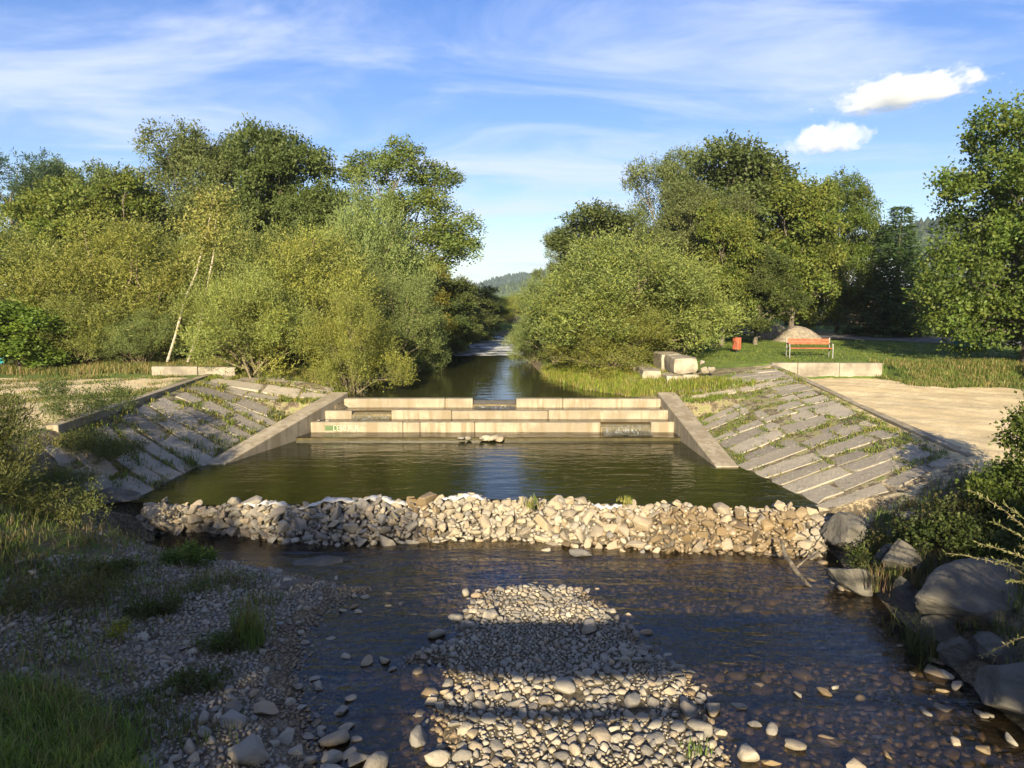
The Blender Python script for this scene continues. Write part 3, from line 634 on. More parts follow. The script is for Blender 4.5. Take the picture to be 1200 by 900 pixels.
def block(x0, x1, y0, y1, z0, z1, k):
    bm = bmesh.new(); bmesh.ops.create_cube(bm, size=1.0); bmesh.ops.subdivide_edges(bm, edges=list(bm.edges), cuts=4, use_grid_fill=True); c = Vector(((x0 + x1) / 2, (y0 + y1) / 2, (z0 + z1) / 2)); d = Vector((x1 - x0, y1 - y0, z1 - z0))
    for v in bm.verts:
        q = v.co.copy(); e = sum(abs(t) > 0.49 for t in q); q *= (0.93 if e == 3 else 0.97 if e == 2 else 1.0); w = Vector((q.x * d.x, q.y * d.y, q.z * d.z)) + c; w += mnoise.noise_vector(w * 3.1 + Vector((k * 7, 0, 0))) * 0.05; v.co = local(ab, w)
    me = bpy.data.meshes.new('block'); bm.to_mesh(me); bm.free()
    for p_ in me.polygons: p_.use_smooth = True
    me.set_sharp_from_angle(angle=R(45)); return obj('block', me, MT['block'], ab)
MT['block'] = mat_plain('weathered_block', (0.23, 0.205, 0.16), 0.9, 0, 0.35, 3, 0.7)
for k, b in enumerate(((5.75, 6.35, 26.1, 27.2, 0.9, 1.50), (6.37, 6.95, 26.15, 27.2, 0.9, 1.52), (6.1, 7.0, 26.55, 28.3, 1.53, 2.12), (5.0, 5.72, 26.9, 28.6, 0.9, 1.62), (6.0, 6.9, 28.32, 30.2, 1.3, 2.10), (4.9, 5.7, 28.62, 30.2, 1.0, 1.6), (4.45, 4.9, 26.8, 28.9, 0.8, 1.25))): block(*b, k)
for q, (x_, y_, z_, s) in enumerate(((7.2, 26.3, 1.35, 0.27), (7.55, 26.4, 1.33, 0.26), (7.25, 26.5, 1.68, 0.22), (7.5, 26.6, 1.66, 0.2), (7.2, 26.7, 1.95, 0.2))):
    stone_piece(ANG[q], local(ab, (x_, y_, z_)), (s, s, s), (0.3 * q, 0.2, q), ab)

# ------------------------------------------------------------------ dam of piled stones
CR = [(168,585),(240,588),(320,588),(420,583),(510,580),(600,582),(700,586),(800,590),(900,592),(978,593)]
TO = [(168,604),(240,622),(320,634),(420,640),(510,634),(600,632),(690,642),(790,648),(880,648),(968,655)]
crp = np.array([pix(*q, 0.10)[:] for q in CR]); top_ = np.array([pix(*q, (-0.42 if i == 0 else -0.62))[:] for i, q in enumerate(TO)]); top_[0, 1] = crp[0, 1] - 0.35
sp = np.linspace(0, 1, len(CR))
def dam_pt(s, t, off=0.0):
    """t: -0.5 behind the crest .. 0 crest .. 1 toe"""
    c = np.array([np.interp(s, sp, crp[:, k]) for k in range(3)]); o = np.array([np.interp(s, sp, top_[:, k]) for k in range(3)])
    c[2] += 0.05 * math.sin(s * 43) + 0.04 * math.sin(s * 91) - 0.12 - 0.08 * max(0, 1 - s / 0.12)
    if t >= 0:
        p = c + (o - c) * t; p[2] += 0.10 * math.sin(math.pi * min(1, t)) ; p[1] -= 0.05
    else: p = c + np.array([0, -t * 1.0, t * 0.30])
    n = np.array([0, -0.55, 0.75]) if t > 0.1 else np.array([0, 0.0, 1.0])
    return p + n * off
pw_ = []; nxp = 60
for s in np.linspace(0, 1, nxp):
    c = dam_pt(s, -0.22); x = -9.3 + 16.8 * s; yn = float(np.interp(x, crp[:, 0], crp[:, 1])) + 0.10
    for t in np.linspace(0, 1, 14): pw_.append((x, yn + (22.75 - yn) * t, WL_POOL))
i = np.arange(nxp * 14).reshape(nxp, 14); Fq = np.stack([i[:-1, :-1].ravel(), i[1:, :-1].ravel(), i[1:, 1:].ravel(), i[:-1, 1:].ravel()], 1)
tag(obj('pool_water', mesh_np('pool_water', pw_, Fq, None, True), MT['pool']), kind='structure')
dam = empty('stone_dam', (-0.8, 14.5, -0.6)); tag(dam, 'low dam of loosely piled pale stones across the stream', 'dam')
D0 = np.array(dam.location)
ns, ts = 90, np.array([-1.0, -0.5, -0.1, 0.0, 0.2, 0.45, 0.7, 1.0, 1.15])
V = np.array([dam_pt(s, t, -0.13) for s in np.linspace(-0.0, 1.0, ns) for t in ts]); V[:, 2] = np.where(np.tile(ts, ns) < -0.9, -0.7, V[:, 2])
i = np.arange(ns * len(ts)).reshape(ns, len(ts)); Fq = np.stack([i[:-1, :-1].ravel(), i[:-1, 1:].ravel(), i[1:, 1:].ravel(), i[1:, :-1].ravel()], 1)
obj('rubble_core', mesh_np('rubble_core', V - D0, Fq, None, True), mat_plain('dark_rubble', (0.09, 0.08, 0.065), 0.95, 0, 0.4, 9, 1.0), dam)
rs = np.random.RandomState(42); placed = []
dam_len = float(np.sum(np.hypot(*(np.diff(crp[:, :2], axis=0).T)))); face = 1.15
def try_place(r, tries, keep):
    global placed
    k = 0
    for _ in range(tries):
        s = rs.uniform(0.0, 1.0); t = rs.uniform(-0.35, 1.04); u = s * dam_len; v = t * face
        if s < 0.02 or s > 0.985: continue
        if all((u - a) ** 2 + (v - b) ** 2 > (0.80 * (r + c)) ** 2 for a, b, c, _s, _t in placed):
            placed.append((u, v, r, s, t)); k += 1
            if k >= keep: break
for r, tr, kp in ((0.22, 300, 10), (0.165, 900, 70), (0.13, 2500, 160), (0.10, 4000, 240), (0.08, 7000, 400), (0.055, 9000, 600)): try_place(r, tr, kp)
order = sorted(placed, key=lambda q: -q[2]); small_p, small_s, wet_p, wet_s = [], [], [], []
for k, (u, v, r, s, t) in enumerate(order):
    pxs = np.interp(s, sp, [q[0] for q in CR]); wet = (770 < pxs < 950 and t > 0.05 and rs.rand() < 0.88) or (480 < pxs < 512 and rs.rand() < 0.6)
    p = dam_pt(s, t, 0.01 + 0.03 * rs.rand())
    if k < 300:
        L_ = rs.randint(len(ANG)); me = (ANGW if wet else ANG if 250 < pxs < 500 else ANGT)[L_]; j = rs.uniform(0.8, 1.25, 3) * r * 1.15  # shade put into the colour: grey stones on the shaded stretch, tan elsewhere
        stone_piece(me, p - D0, tuple(j), tuple(rs.uniform(-0.9, 0.9, 2)) + (rs.uniform(0, 6.28),), dam)
    else:
        (wet_p if wet else small_p).append(p - D0); (wet_s if wet else small_s).append(r * 1.15)
extra = [(rs.uniform(0.01, 0.99), rs.uniform(-0.3, 1.1)) for _ in range(3200)]
for s, t in extra:
    w_ = 0.67 < s < 0.955 and t > 0.05; (wet_p if w_ else small_p).append(dam_pt(s, t, -0.07 + 0.03 * rs.rand()) - D0); (wet_s if w_ else small_s).append(rs.uniform(0.05, 0.10))
merged_stones('small_stones', small_p, small_s, MT['gravel'], dam, 3, 0.6, 0.09); merged_stones('wet_small_stones', wet_p, wet_s, MT['gravel_wet'], dam, 4, 0.6, 0.09)
# pale membrane showing along the crest
def membrane(s0, s1, seed):
    r_ = np.random.RandomState(seed); n = 26; V = []; tt = (-0.75, -0.45, -0.2, -0.02, 0.10)
    for k in range(n):
        s = s0 + (s1 - s0) * k / (n - 1); e = math.sin(math.pi * k / (n - 1)) ** 0.4
        for j, t in enumerate(tt): V.append(dam_pt(s, t * e if t > 0 else t, 0.05 + 0.07 * e * math.sin(k * 0.9 + j) * 0.4 + 0.04 * e + r_.uniform(-0.012, 0.012)))
    i = np.arange(n * 5).reshape(n, 5); Fq = np.stack([i[:-1, :-1].ravel(), i[:-1, 1:].ravel(), i[1:, 1:].ravel(), i[1:, :-1].ravel()], 1)
    o = obj('membrane', mesh_np('membrane', np.array(V) - D0, Fq, None, True), MT['tarp'], dam); o['label'] = 'whitish membrane sheet showing along the dam crest'
    so = o.modifiers.new('thick', 'SOLIDIFY'); so.thickness = 0.012
for a, b, sd in ((0.17, 0.245, 1), (0.255, 0.33, 2), (0.335, 0.41, 3), (0.455, 0.52, 4), (0.66, 0.70, 5)): membrane(a, b, sd)

# ------------------------------------------------------------------ gravel bar, river stones, left bank stones
def scatter(n, box, inside, seed, rlist):
    """darts of decreasing radius kept apart, returns (x, y, r)"""
    r_ = np.random.RandomState(seed); out = []; cell = {}
    def near(x, y, r):
        for i in range(int((x - 0.5) / 0.5), int((x + 0.5) / 0.5) + 1):
            for j in range(int((y - 0.5) / 0.5), int((y + 0.5) / 0.5) + 1):
                for (a, b, c) in cell.get((i, j), ()):
                    if (a - x) ** 2 + (b - y) ** 2 < (0.78 * (r + c)) ** 2: return True
        return False
    for (ra, rb, tries, keep) in rlist:
        X = r_.uniform(box[0], box[1], tries); Y = r_.uniform(box[2], box[3], tries); ok = inside(X, Y, ra); k = 0
        for x, y, o in zip(X, Y, ok):
            if not o: continue
            r = r_.uniform(ra, rb)
            if not near(x, y, r):
                out.append((x, y, r)); cell.setdefault((int(x / 0.5), int(y / 0.5)), []).append((x, y, r)); k += 1
                if k >= keep: break
    return out
bar = tag(empty('gravel_bar', (0.3, 8.5, WL_LOW)), kind='structure')
B0 = np.array(bar.location)
def bar_in(X, Y, ra):
    sd = poly_sd(X, Y, BAR); n = wob(X, Y, 1.3, 2)
    if ra > 0.06: return (sd > -0.15) & (Y < 11.8) & ((Y < 8.6) | (n > 0.45) | (sd < 0.35))
    if ra > 0.04: return (sd > -0.2) & ((n > 0.0) | (Y < 8.8) | (Y > 10.2))
    return sd > -0.25
st_ = scatter(0, (-2.5, 4.2, 6.3, 12.8), bar_in, 9, [(0.10, 0.14, 900, 18), (0.068, 0.10, 3000, 200), (0.042, 0.068, 7000, 900), (0.026, 0.042, 20000, 3800), (0.015, 0.026, 40000, 6500)])
named = [(878, 880, 0.17), (515, 881, 0.16), (490, 857, 0.16), (440, 893, 0.2), (388, 880, 0.12), (930, 865, 0.13), (1002, 890, 0.13), (905, 848, 0.1), (575, 725, 0.13), (546, 689, 0.12), (724, 721, 0.1), (742, 829, 0.14), (806, 835, 0.16), (430, 768, 0.12), (450, 767, 0.1), (512, 738, 0.13), (690, 740, 0.13), (660, 815, 0.15), (835, 825, 0.14), (690, 745, 0.12)]
st_ = [q for q in st_ if all((q[0] - pix(a, b, -0.5).x) ** 2 + (q[1] - pix(a, b, -0.5).y) ** 2 > (c + q[2] * 0.6) ** 2 for a, b, c in named)]
st_ = sorted(st_, key=lambda q: -q[2]); rs = np.random.RandomState(6)
for q, (a, b, c) in enumerate(named):
    p = pix(a, b, -0.5); z = ground_z(p.x, p.y) + c * 0.35; z = max(z, WL_LOW + c * 0.2)
    stone_piece(COB[q % 12], Vector((p.x, p.y, z)) - bar.location, (c * 1.15, c, c * 1.1), (rs.uniform(-.3, .3), rs.uniform(-.3, .3), rs.uniform(0, 6)), bar)
ZB = height(np.array([q[0] for q in st_]), np.array([q[1] for q in st_]))
for k in range(270):
    x, y, r = st_[k]; j = rs.uniform(0.9, 1.25, 3) * r * 1.1
    stone_piece((COB if rs.rand() < 0.6 else ANG)[rs.randint(12)], (x - B0[0], y - B0[1], ZB[k] + r * 0.18 - B0[2]), tuple(j), tuple(rs.uniform(-0.35, 0.35, 2)) + (rs.uniform(0, 6.28),), bar)
def split_wet(nm, rest, Z, base, parent, seed):
    dry_, wet_ = [], []
    for k, (x, y, r) in enumerate(rest): (wet_ if Z[k] + 0.03 * math.sin(x * 9) * math.sin(y * 8) < WL_LOW + 0.045 else dry_).append((np.array((x - base[0], y - base[1], Z[k] + r * 0.2 - base[2])), r * 1.12))
    merged_stones('small_stones', [q[0] for q in dry_], [q[1] for q in dry_], MT['gravel'], parent, seed, 0.4, 0.05); merged_stones('wet_small_stones', [q[0] for q in wet_], [q[1] for q in wet_], MT['gravel_wet'], parent, seed + 1, 0.4, 0.05)
split_wet('small_stones', st_[270:], ZB[270:], B0, bar, 8)
# stones of the left bank
bank = tag(empty('left_bank', (-5, 10, -0.4)), kind='structure'); B1 = np.array(bank.location)
def bank_in(X, Y, ra):
    le = prof(LT, Y)[0]; d = le - X; n = wob(X, Y, 0.8, 5) + 0.6 * wob(X, Y, 2.0, 1)
    if ra > 0.07: return (d > -0.3) & (d < 1.9) & (Y < 8.8) & (X < -1.2)
    return (d > -0.35) & (d < 6.3) & (n + 1.45 - d * 0.27 > 0) & (Y < 13.9)
sb = scatter(0, (-9, -1.0, 5.8, 13.9), bank_in, 14, [(0.13, 0.19, 400, 8), (0.08, 0.12, 1500, 45), (0.045, 0.08, 6000, 420), (0.028, 0.045, 24000, 4200), (0.016, 0.028, 42000, 7500)])
sb = sorted(sb, key=lambda q: -q[2]); ZB = height(np.array([q[0] for q in sb]), np.array([q[1] for q in sb]))
p = pix(298, 878, -0.4); stone_piece(ANG[3], Vector((p.x, p.y, ground_z(p.x, p.y) + 0.12)) - bank.location, (0.27, 0.24, 0.27), (0.2, 0.1, 1), bank)
for k in range(260):
    x, y, r = sb[k]; j = rs.uniform(0.9, 1.25, 3) * r * 1.1
    stone_piece((COB if rs.rand() < 0.5 else ANG)[rs.randint(12)], (x - B1[0], y - B1[1], max(ZB[k], WL_LOW - 0.02) + r * 0.28 - B1[2]), tuple(j), tuple(rs.uniform(-0.35, 0.35, 2)) + (rs.uniform(0, 6.28),), bank)
split_wet('small_stones', sb[260:], ZB[260:], B1, bank, 18)
# stones breaking the water
rbed = tag(empty('riverbed', (2, 9, WL_LOW)), kind='structure')
wet_stones = [(415, 712, .09), (470, 708, .06), (455, 710, .05), (420, 690, .06), (405, 770, .07), (412, 818, .08), (370, 848, .07), (376, 860, .06), (460, 785, .06), (850, 786, .07), (866, 828, .09), (884, 850, .08), (965, 812, .1), (978, 806, .06), (1085, 835, .08), (1155, 880, .09), (1120, 870, .07), (1160, 838, .06), (1098, 775, .1), (1110, 792, .1), (1122, 805, .1), (1105, 810, .08), (1130, 780, .09), (1150, 838, .08), (950, 680, .08), (985, 690, .08), (975, 683, .05), (1070, 790, .06), (1075, 728, .06), (1100, 742, .07), (905, 895, .1), (700, 690, .04), (935, 815, .06), (1040, 885, .07), (1185, 868, .09), (640, 645, .09), (664, 640, .2), (680, 650, .22), (650, 610, .06)]
for q, (a, b, c) in enumerate(wet_stones):
    p = pix(a, b, WL_LOW); stone_piece((COB if q % 3 else ANGW)[q % 12], Vector((p.x, p.y, WL_LOW + c * 0.12)) - rbed.location, (c * 1.25, c, c * 0.9), (rs.uniform(-.2, .2), rs.uniform(-.2, .2), rs.uniform(0, 6)), rbed)
subm = scatter(0, (-4, 6.3, 6.2, 13.6), lambda X, Y, ra: (height(X, Y) < WL_LOW - 0.06), 31, [(0.11, 0.18, 700, 80), (0.07, 0.11, 3500, 600), (0.035, 0.07, 9000, 2600)])
ZB = height(np.array([q[0] for q in subm]), np.array([q[1] for q in subm]))
merged_stones('bed_stones', [np.array((x - 2, y - 9, z + r * 0.15 - WL_LOW)) for (x, y, r), z in zip(subm, ZB)], [q[2] for q in subm], MT['gravel_wet'], rbed, 33, 0.3, 0.10)

# ------------------------------------------------------------------ big boulders
def boulder(px, py, z, s, rot, seed, label, planes=9, name='boulder'):
    p = pix(px, py, z); me = rock_mesh(name, seed, planes + 4, 5, (1, 1, 1), (0.46, 0.8), 0.0, 60)
    for v in me.vertices:
        q = v.co; f = mnoise.fractal(q * 1.3 + Vector((seed, 0, 0)), 0.8, 2.1, 5); r_ = mnoise.ridged_multi_fractal(Vector((q.x, q.y, q.z * 2.6)) * 1.1 + Vector((0, seed, 0)), 0.9, 2.2, 4, 1.0, 2.0)
        q = q * (1 + 0.10 * f - 0.035 * r_ + 0.04); v.co = Vector((q.x * s[0], q.y * s[1], q.z * s[2])) * 1.06
    o = obj(name, me, MT['boulder'], None, (p.x, p.y, z)); o.rotation_euler = rot
    return tag(o, label, 'boulder')
boulder(992, 628, -0.2, (0.56, 0.46, 0.46), (0.5, -0.25, 0.3), 11, 'smooth grey boulder leaning against the right end of the dam')
boulder(1003, 678, -0.38, (0.52, 0.36, 0.30), (0.1, 0.15, -0.25), 12, 'grey boulder at the water edge just below the dam end')
boulder(1062, 698, -0.35, (0.36, 0.34, 0.36), (0.1, 0.1, 0.5), 13, 'small rounded boulder between the dam end and the biggest boulder')
boulder(1152, 708, -0.05, (1.15, 0.8, 0.50), (0.15, -0.2, 0.35), 14, 'biggest grey boulder on the right bank with a slanting top')
boulder(1125, 765, -0.45, (0.42, 0.36, 0.24), (0.2, 0.1, 0.2), 15, 'flat dark boulder below the biggest one on the right bank')
boulder(1192, 812, -0.35, (0.62, 0.55, 0.34), (0.1, -0.2, 0.1), 16, 'dark boulder cut by the right edge low in the picture')
boulder(1080, 615, 0.35, (0.45, 0.4, 0.25), (0.2, 0.1, 0.6), 17, 'half hidden boulder among the weeds above the dam end')
boulder(1060, 655, 0.1, (0.4, 0.3, 0.3), (0.2, 0.3, 0.2), 27, 'boulder among dry grass above the small rounded boulder')
boulder(1100, 742, -0.42, (0.3, 0.3, 0.26), (0.1, 0.2, 0.9), 28, 'small dark boulder at the water edge under the biggest one')
boulder(1172, 765, -0.25, (0.4, 0.34, 0.28), (0.2, 0.1, 1.2), 29, 'angular boulder wedged between the flat dark one and the picture edge')
boulder(1040, 655, -0.15, (0.3, 0.26, 0.28), (0.3, 0.1, 0.2), 30, 'small boulder half in weeds behind the water edge boulders')
boulder(135, 580, 0.22, (0.62, 0.42, 0.27), (0.0, 0.1, 0.15), 18, 'brown boulder closing the left end of the dam')
boulder(101, 570, 0.3, (0.2, 0.17, 0.15), (0, 0, 0.4), 19, 'small pale rounded boulder left of the brown boulder')
boulder(76, 572, 0.3, (0.62, 0.26, 0.14), (0.1, 0.15, -0.6), 20, 'long flat grey slab lying on the left bank')
boulder(98, 604, -0.05, (0.5, 0.32, 0.16), (0.0, 0.1, -0.2), 21, 'flat grey boulder at the left stream edge')
boulder(368, 660, WL_LOW - 0.02, (0.62, 0.34, 0.09), (0, 0.03, 0.05), 22, 'flat brownish rock barely above water below the dam')
boulder(343, 690, -0.52, (0.33, 0.24, 0.13), (0, 0, 0.2), 23, 'pale oval boulder at the tip of the left gravel bank')

# ------------------------------------------------------------------ footbridge the picture is taken from (behind and below the camera)
br = empty('footbridge', (2, -0.8, 2.9)); tag(br, 'narrow steel footbridge over the stream with open railings', 'footbridge')
wbox('deck', (-16, -1.35, 3.12), (18, -0.15, 3.30), MT['darkwood'], br); wbox('pipe_beam', (-16, -0.33, 2.42), (18, -0.23, 2.52), MT['darkmetal'], br)
for y_ in (-0.2, -1.3):
    for z_, r_ in ((4.25, 0.025), (3.92, 0.011), (3.6, 0.011)): MB().tube([local(br, (-16, y_, z_)), local(br, (18, y_, z_))], r_, 8).build('handrail' if r_ > .02 else 'rail', MT['metal'], br)
    for k in range(18): MB().tube([local(br, (-16 + 2 * k, y_, 3.2)), local(br, (-16 + 2 * k, y_, 4.25))], 0.02, 6).build('post', MT['metal'], br)
for k in range(12): MB().tube([local(br, (-15 + 3 * k, -0.285, 2.5)), local(br, (-15 + 3 * k, -0.285, 3.15))], 0.015, 6).build('hanger', MT['darkmetal'], br)
wbox('abutment', (-16, -1.6, -0.4), (-7.5, 0.1, 3.11), MT['concrete'], br); wbox('abutment', (9.0, -1.6, -0.4), (18, 0.1, 3.11), MT['concrete'], br)

# ------------------------------------------------------------------ vegetation
def unit(a): return a / np.maximum(np.linalg.norm(a, axis=-1, keepdims=True), 1e-9)
def leaves_on_twigs(S, Dv, per, tl, ll, lw, tint, rs, spread=0.7, nup=0.6, jit=0.06, U=None):
    """S, Dv: twig starts and directions; every leaf one folded diamond"""
    n = len(S); k = n * per
    f = (np.tile(np.arange(per), n) + rs.uniform(0, 1, k)) / per
    L_ = np.repeat(tl if hasattr(tl, '__len__') else np.full(n, tl), per)
    d = np.repeat(Dv, per, 0); base = np.repeat(S, per, 0) + d * (f * L_)[:, None] + rs.normal(0, jit, (k, 3))
    ld = unit(d + rs.normal(0, spread, (k, 3))); nn = unit(rs.normal(0, 0.62, (k, 3)) + np.array([0, 0, nup]) + (d * 0.4 if U is None else np.repeat(U, per, 0) * 1.0))
    side = unit(np.cross(ld, nn)); l = ll * rs.uniform(0.5, 1.4, k)[:, None]; w = lw * rs.uniform(0.7, 1.25, k)[:, None]
    V = np.empty((k, 4, 3)); V[:, 0] = base; V[:, 1] = base + ld * l * 0.5 + side * w * 0.5; V[:, 2] = base + ld * l; V[:, 3] = base + ld * l * 0.5 - side * w * 0.5
    Fq = np.arange(k * 4).reshape(k, 4); T = np.repeat(tint, per, 0) * rs.uniform(0.78, 1.22, (k, 1)); T = np.repeat(T, 4, 0)
    return V.reshape(-1, 3), Fq, T
def crown_mesh(name, lobes, seed, twigs, per, tl, ll, lw, pal, up=0.5, out=0.7, subs=7, subr=(0.30, 0.48), spread=0.7, nup=0.6, main=0.25, low=-0.6, jit=0.06, hair=0.0, core=0.85, sub_at=(0.62, 0.9)):
    rs = np.random.RandomState(seed); C, Rr, W = [], [], []
    for (c, r) in lobes:
        c = np.array(c, float); r = np.array(r, float); C.append(c); Rr.append(r * core); W.append(main * np.mean(r) ** 2 * 4)
        for _ in range(subs):
            u = rs.normal(size=3); u[2] = abs(u[2]) * 0.9 - 0.25; u /= np.linalg.norm(u); q = np.mean(r) * rs.uniform(*subr)
            C.append(c + r * u * rs.uniform(*sub_at)); Rr.append(np.array([q, q, q * rs.uniform(0.7, 1.0)])); W.append((1 - main) * q ** 2 * 4)
    C = np.array(C); Rr = np.array(Rr); W = np.array(W) / sum(W); idx = rs.choice(len(C), int(twigs * 1.7), p=W)
    u = unit(rs.normal(size=(len(idx), 3))); rad = 1 - 0.5 * rs.uniform(0, 1, len(idx)) ** 1.7
    P = C[idx] + Rr[idx] * u * rad[:, None]
    keep = u[:, 2] > low - rs.uniform(0, 0.4, len(u))
    deep = np.zeros(len(P), bool)     # drop twigs buried well inside some lobe
    for c, r in zip(C, Rr): deep |= (((P - c) / r) ** 2).sum(1) < 0.30
    keep &= ~deep | (rs.rand(len(P)) < 0.12); P = P[keep][:twigs]; u = u[keep][:twigs]; idx = idx[keep][:twigs]
    Dv = unit(u * out + np.array([0, 0, up]) + rs.normal(0, 0.33, P.shape))
    pal = np.array(pal); lob_t = rs.dirichlet(np.ones(len(pal)) * 1.1, len(C)); tint = lob_t[idx] @ pal
    pick = pal[rs.randint(0, len(pal), len(idx))]; tint = tint * 0.6 + pick * 0.4; tint *= rs.uniform(0.8, 1.2, (len(C), 1))[idx]
    V, Fq, T = leaves_on_twigs(P - Dv * tl * 0.35, Dv, per, tl * rs.uniform(0.6, 1.3 + hair, len(P)), ll, lw, tint, rs, spread, nup, jit, u)
    return mesh_np(name, V, Fq, T), C, Rr
def limbs_mesh(name, base_r, H, targets, seed, fork=0.35, wob_=0.12, trunk=True, stems=None, lean=(0, 0)):
    rs = np.random.RandomState(seed); m = MB()
    def path(a, b, ra, rb, k=5, w=wob_):
        a = np.array(a, float); b = np.array(b, float); L_ = np.linalg.norm(b - a); pts = []
        for i in range(k + 1): t = i / k; pts.append(a + (b - a) * t + rs.normal(0, w * L_ * 0.25, 3) * math.sin(math.pi * t) + np.array([0, 0, L_ * 0.10 * math.sin(math.pi * t)]))
        m.tube(pts, [ra + (rb - ra) * (i / k) for i in range(k + 1)], 6); return pts
    if trunk:
        tp = [np.array([lean[0] * t + rs.normal(0, 0.03) * H * 0.2, lean[1] * t + rs.normal(0, 0.03) * H * 0.2, H * 0.82 * t - 0.2 * (t == 0)]) for t in np.linspace(0, 1, 8)]; tp[0][:2] = 0
        m.tube(tp, [base_r * (1.25 if i == 0 else 1 - 0.85 * i / 7) for i in range(8)], 8)
        for c in targets:
            j = min(6, max(1, int((c[2] / H) / 0.82 * 7 * rs.uniform(0.45, 0.8)))); path(tp[j], c, base_r * (1 - 0.85 * j / 7) * 0.55, 0.015)
    else:
        for c in targets:
            a = np.array([rs.normal(0, 0.25), rs.normal(0, 0.25), -0.2]); path(a, c, base_r * rs.uniform(0.5, 1), 0.012)
    return m.mesh(name, True)
SPEC = {}
def reg(key, crown, trunk, H, W, barkm='bark', leafm='leaf'):
    crown.materials.append(MT[leafm]); trunk.materials.append(MT[barkm]); co = np.empty(len(crown.vertices) * 3, np.float32); crown.vertices.foreach_get('co', co); co = co.reshape(-1, 3)
    top = float(np.percentile(co[:, 2], 99.8)); wid = float(np.percentile(co[:, 0], 99.5) - np.percentile(co[:, 0], 0.5)); SPEC[key] = (crown, trunk, top, wid)
WIL = [(0.137, 0.17, 0.038), (0.17, 0.20, 0.044), (0.14, 0.165, 0.055), (0.215, 0.21, 0.04)]
WILG = [(0.115, 0.152, 0.05), (0.135, 0.168, 0.065), (0.155, 0.185, 0.055)]
DARK = [(0.06, 0.09, 0.022), (0.078, 0.11, 0.028), (0.092, 0.12, 0.036)]
GREY = [(0.095, 0.12, 0.042), (0.115, 0.135, 0.048), (0.08, 0.105, 0.034)]
MAP = [(0.07, 0.12, 0.02), (0.10, 0.15, 0.025), (0.14, 0.155, 0.03), (0.07, 0.10, 0.024)]
POP = [(0.11, 0.175, 0.045), (0.135, 0.195, 0.05), (0.09, 0.15, 0.04), (0.125, 0.18, 0.045), (0.19, 0.20, 0.045)]
YEL = [(0.19, 0.175, 0.028), (0.15, 0.15, 0.03), (0.23, 0.19, 0.03)]
BRI = [(0.09, 0.15, 0.02), (0.13, 0.18, 0.025), (0.06, 0.10, 0.02)]
for P_ in (WIL, WILG, GREY): P_[:] = [tuple(q * 1.13 for q in c) for c in P_]
def lobes_dome(seed, W, H, n, zc=0.5):
    rs = np.random.RandomState(seed); L_ = [((0, 0, H * zc), (W * 0.30, W * 0.28, H * 0.42))]
    for k in range(n):
        a = 6.283 * k / n + rs.uniform(-.3, .3); r = W * rs.uniform(0.20, 0.30); h = H * rs.uniform(0.16, 0.62)
        L_.append(((math.cos(a) * r, math.sin(a) * r, h), (W * rs.uniform(.17, .24), W * rs.uniform(.17, .24), min(max(h, 0.26 * H), H - h) * rs.uniform(0.85, 1.1))))
    return L_
def make_willow(key, seed, pal, W=7.0, H=6.0, twigs=6000):
    L_ = lobes_dome(seed, W, H, 7); cm, C, Rr = crown_mesh('crown', L_, seed, twigs, 11, 0.48, 0.115, 0.04, pal, up=0.75, out=0.75, subs=22, subr=(0.17, 0.33), spread=0.5, nup=0.25, main=0.10, low=-0.75, jit=0.045, hair=0.6, core=0.70, sub_at=(0.78, 1.02))
    reg(key, cm, limbs_mesh('trunk', 0.07, H, [C[i] for i in range(0, len(C), 4)], seed, trunk=False), H, W, 'willow_bark')
make_willow('w1', 1, WIL); make_willow('w2', 2, WIL + WILG); make_willow('w3', 3, WILG)
def make_broad(key, seed, pal, W, H, low_z, n=9, twigs=4600, per=11, ll=0.155, lw=0.105, subs=12, base_r=0.16, gap=0.42, nup=0.6):
    rs = np.random.RandomState(seed); L_ = []
    for k in range(n):
        t = (k + 0.5) / n; z = low_z + (H - low_z) * (0.10 + 0.80 * t); a = k * 2.4 + rs.uniform(-.4, .4); rr = W * 0.5 * (math.sin(math.pi * (0.22 + 0.66 * t))) * rs.uniform(0.45, 0.75)
        q = W * rs.uniform(0.17, 0.25); L_.append(((math.cos(a) * rr, math.sin(a) * rr, z), (q, q, (H - low_z) * rs.uniform(0.12, 0.17))))
    L_.append(((0, 0, H * 0.80), (W * 0.2, W * 0.2, H * 0.17))); L_.append(((0, 0, low_z + (H - low_z) * 0.4), (W * 0.3, W * 0.3, (H - low_z) * 0.3)))
    cm, C, Rr = crown_mesh('crown', L_, seed, twigs, per, 0.5, ll, lw, pal, up=0.15, out=0.8, subs=subs, subr=(0.24, gap), spread=0.8, nup=nup, main=0.12, low=-0.4, jit=0.09, core=0.75, sub_at=(0.66, 0.98))
    reg(key, cm, limbs_mesh('trunk', base_r, H, [C[i] for i in range(0, len(C), 5)], seed), H, W)
make_broad('dark', 21, DARK, 7, 10, 0.1, 12, 4700); make_broad('grey', 22, GREY, 8, 11, 0.2, 13, 5600, 11, 0.16, 0.07, 13); make_broad('alder', 23, GREY + DARK, 6, 10, 0.1, 13, 4500)
make_broad('maple', 24, MAP, 8, 10.5, -0.5, 20, 7600, 10, 0.135, 0.115, 14, 0.18, 0.34, 0.6); make_broad('lime', 25, MAP + YEL[1:2], 6, 9.5, 0.0, 12, 4600, 10, 0.16, 0.13); make_broad('bright', 26, BRI, 4, 4, 0.0, 8, 1800, 9, 0.13, 0.11, 8, 0.06)
make_broad('yellow', 27, YEL, 3, 7, 0.1, 9, 2400, 11, 0.13, 0.05, 8, 0.06)
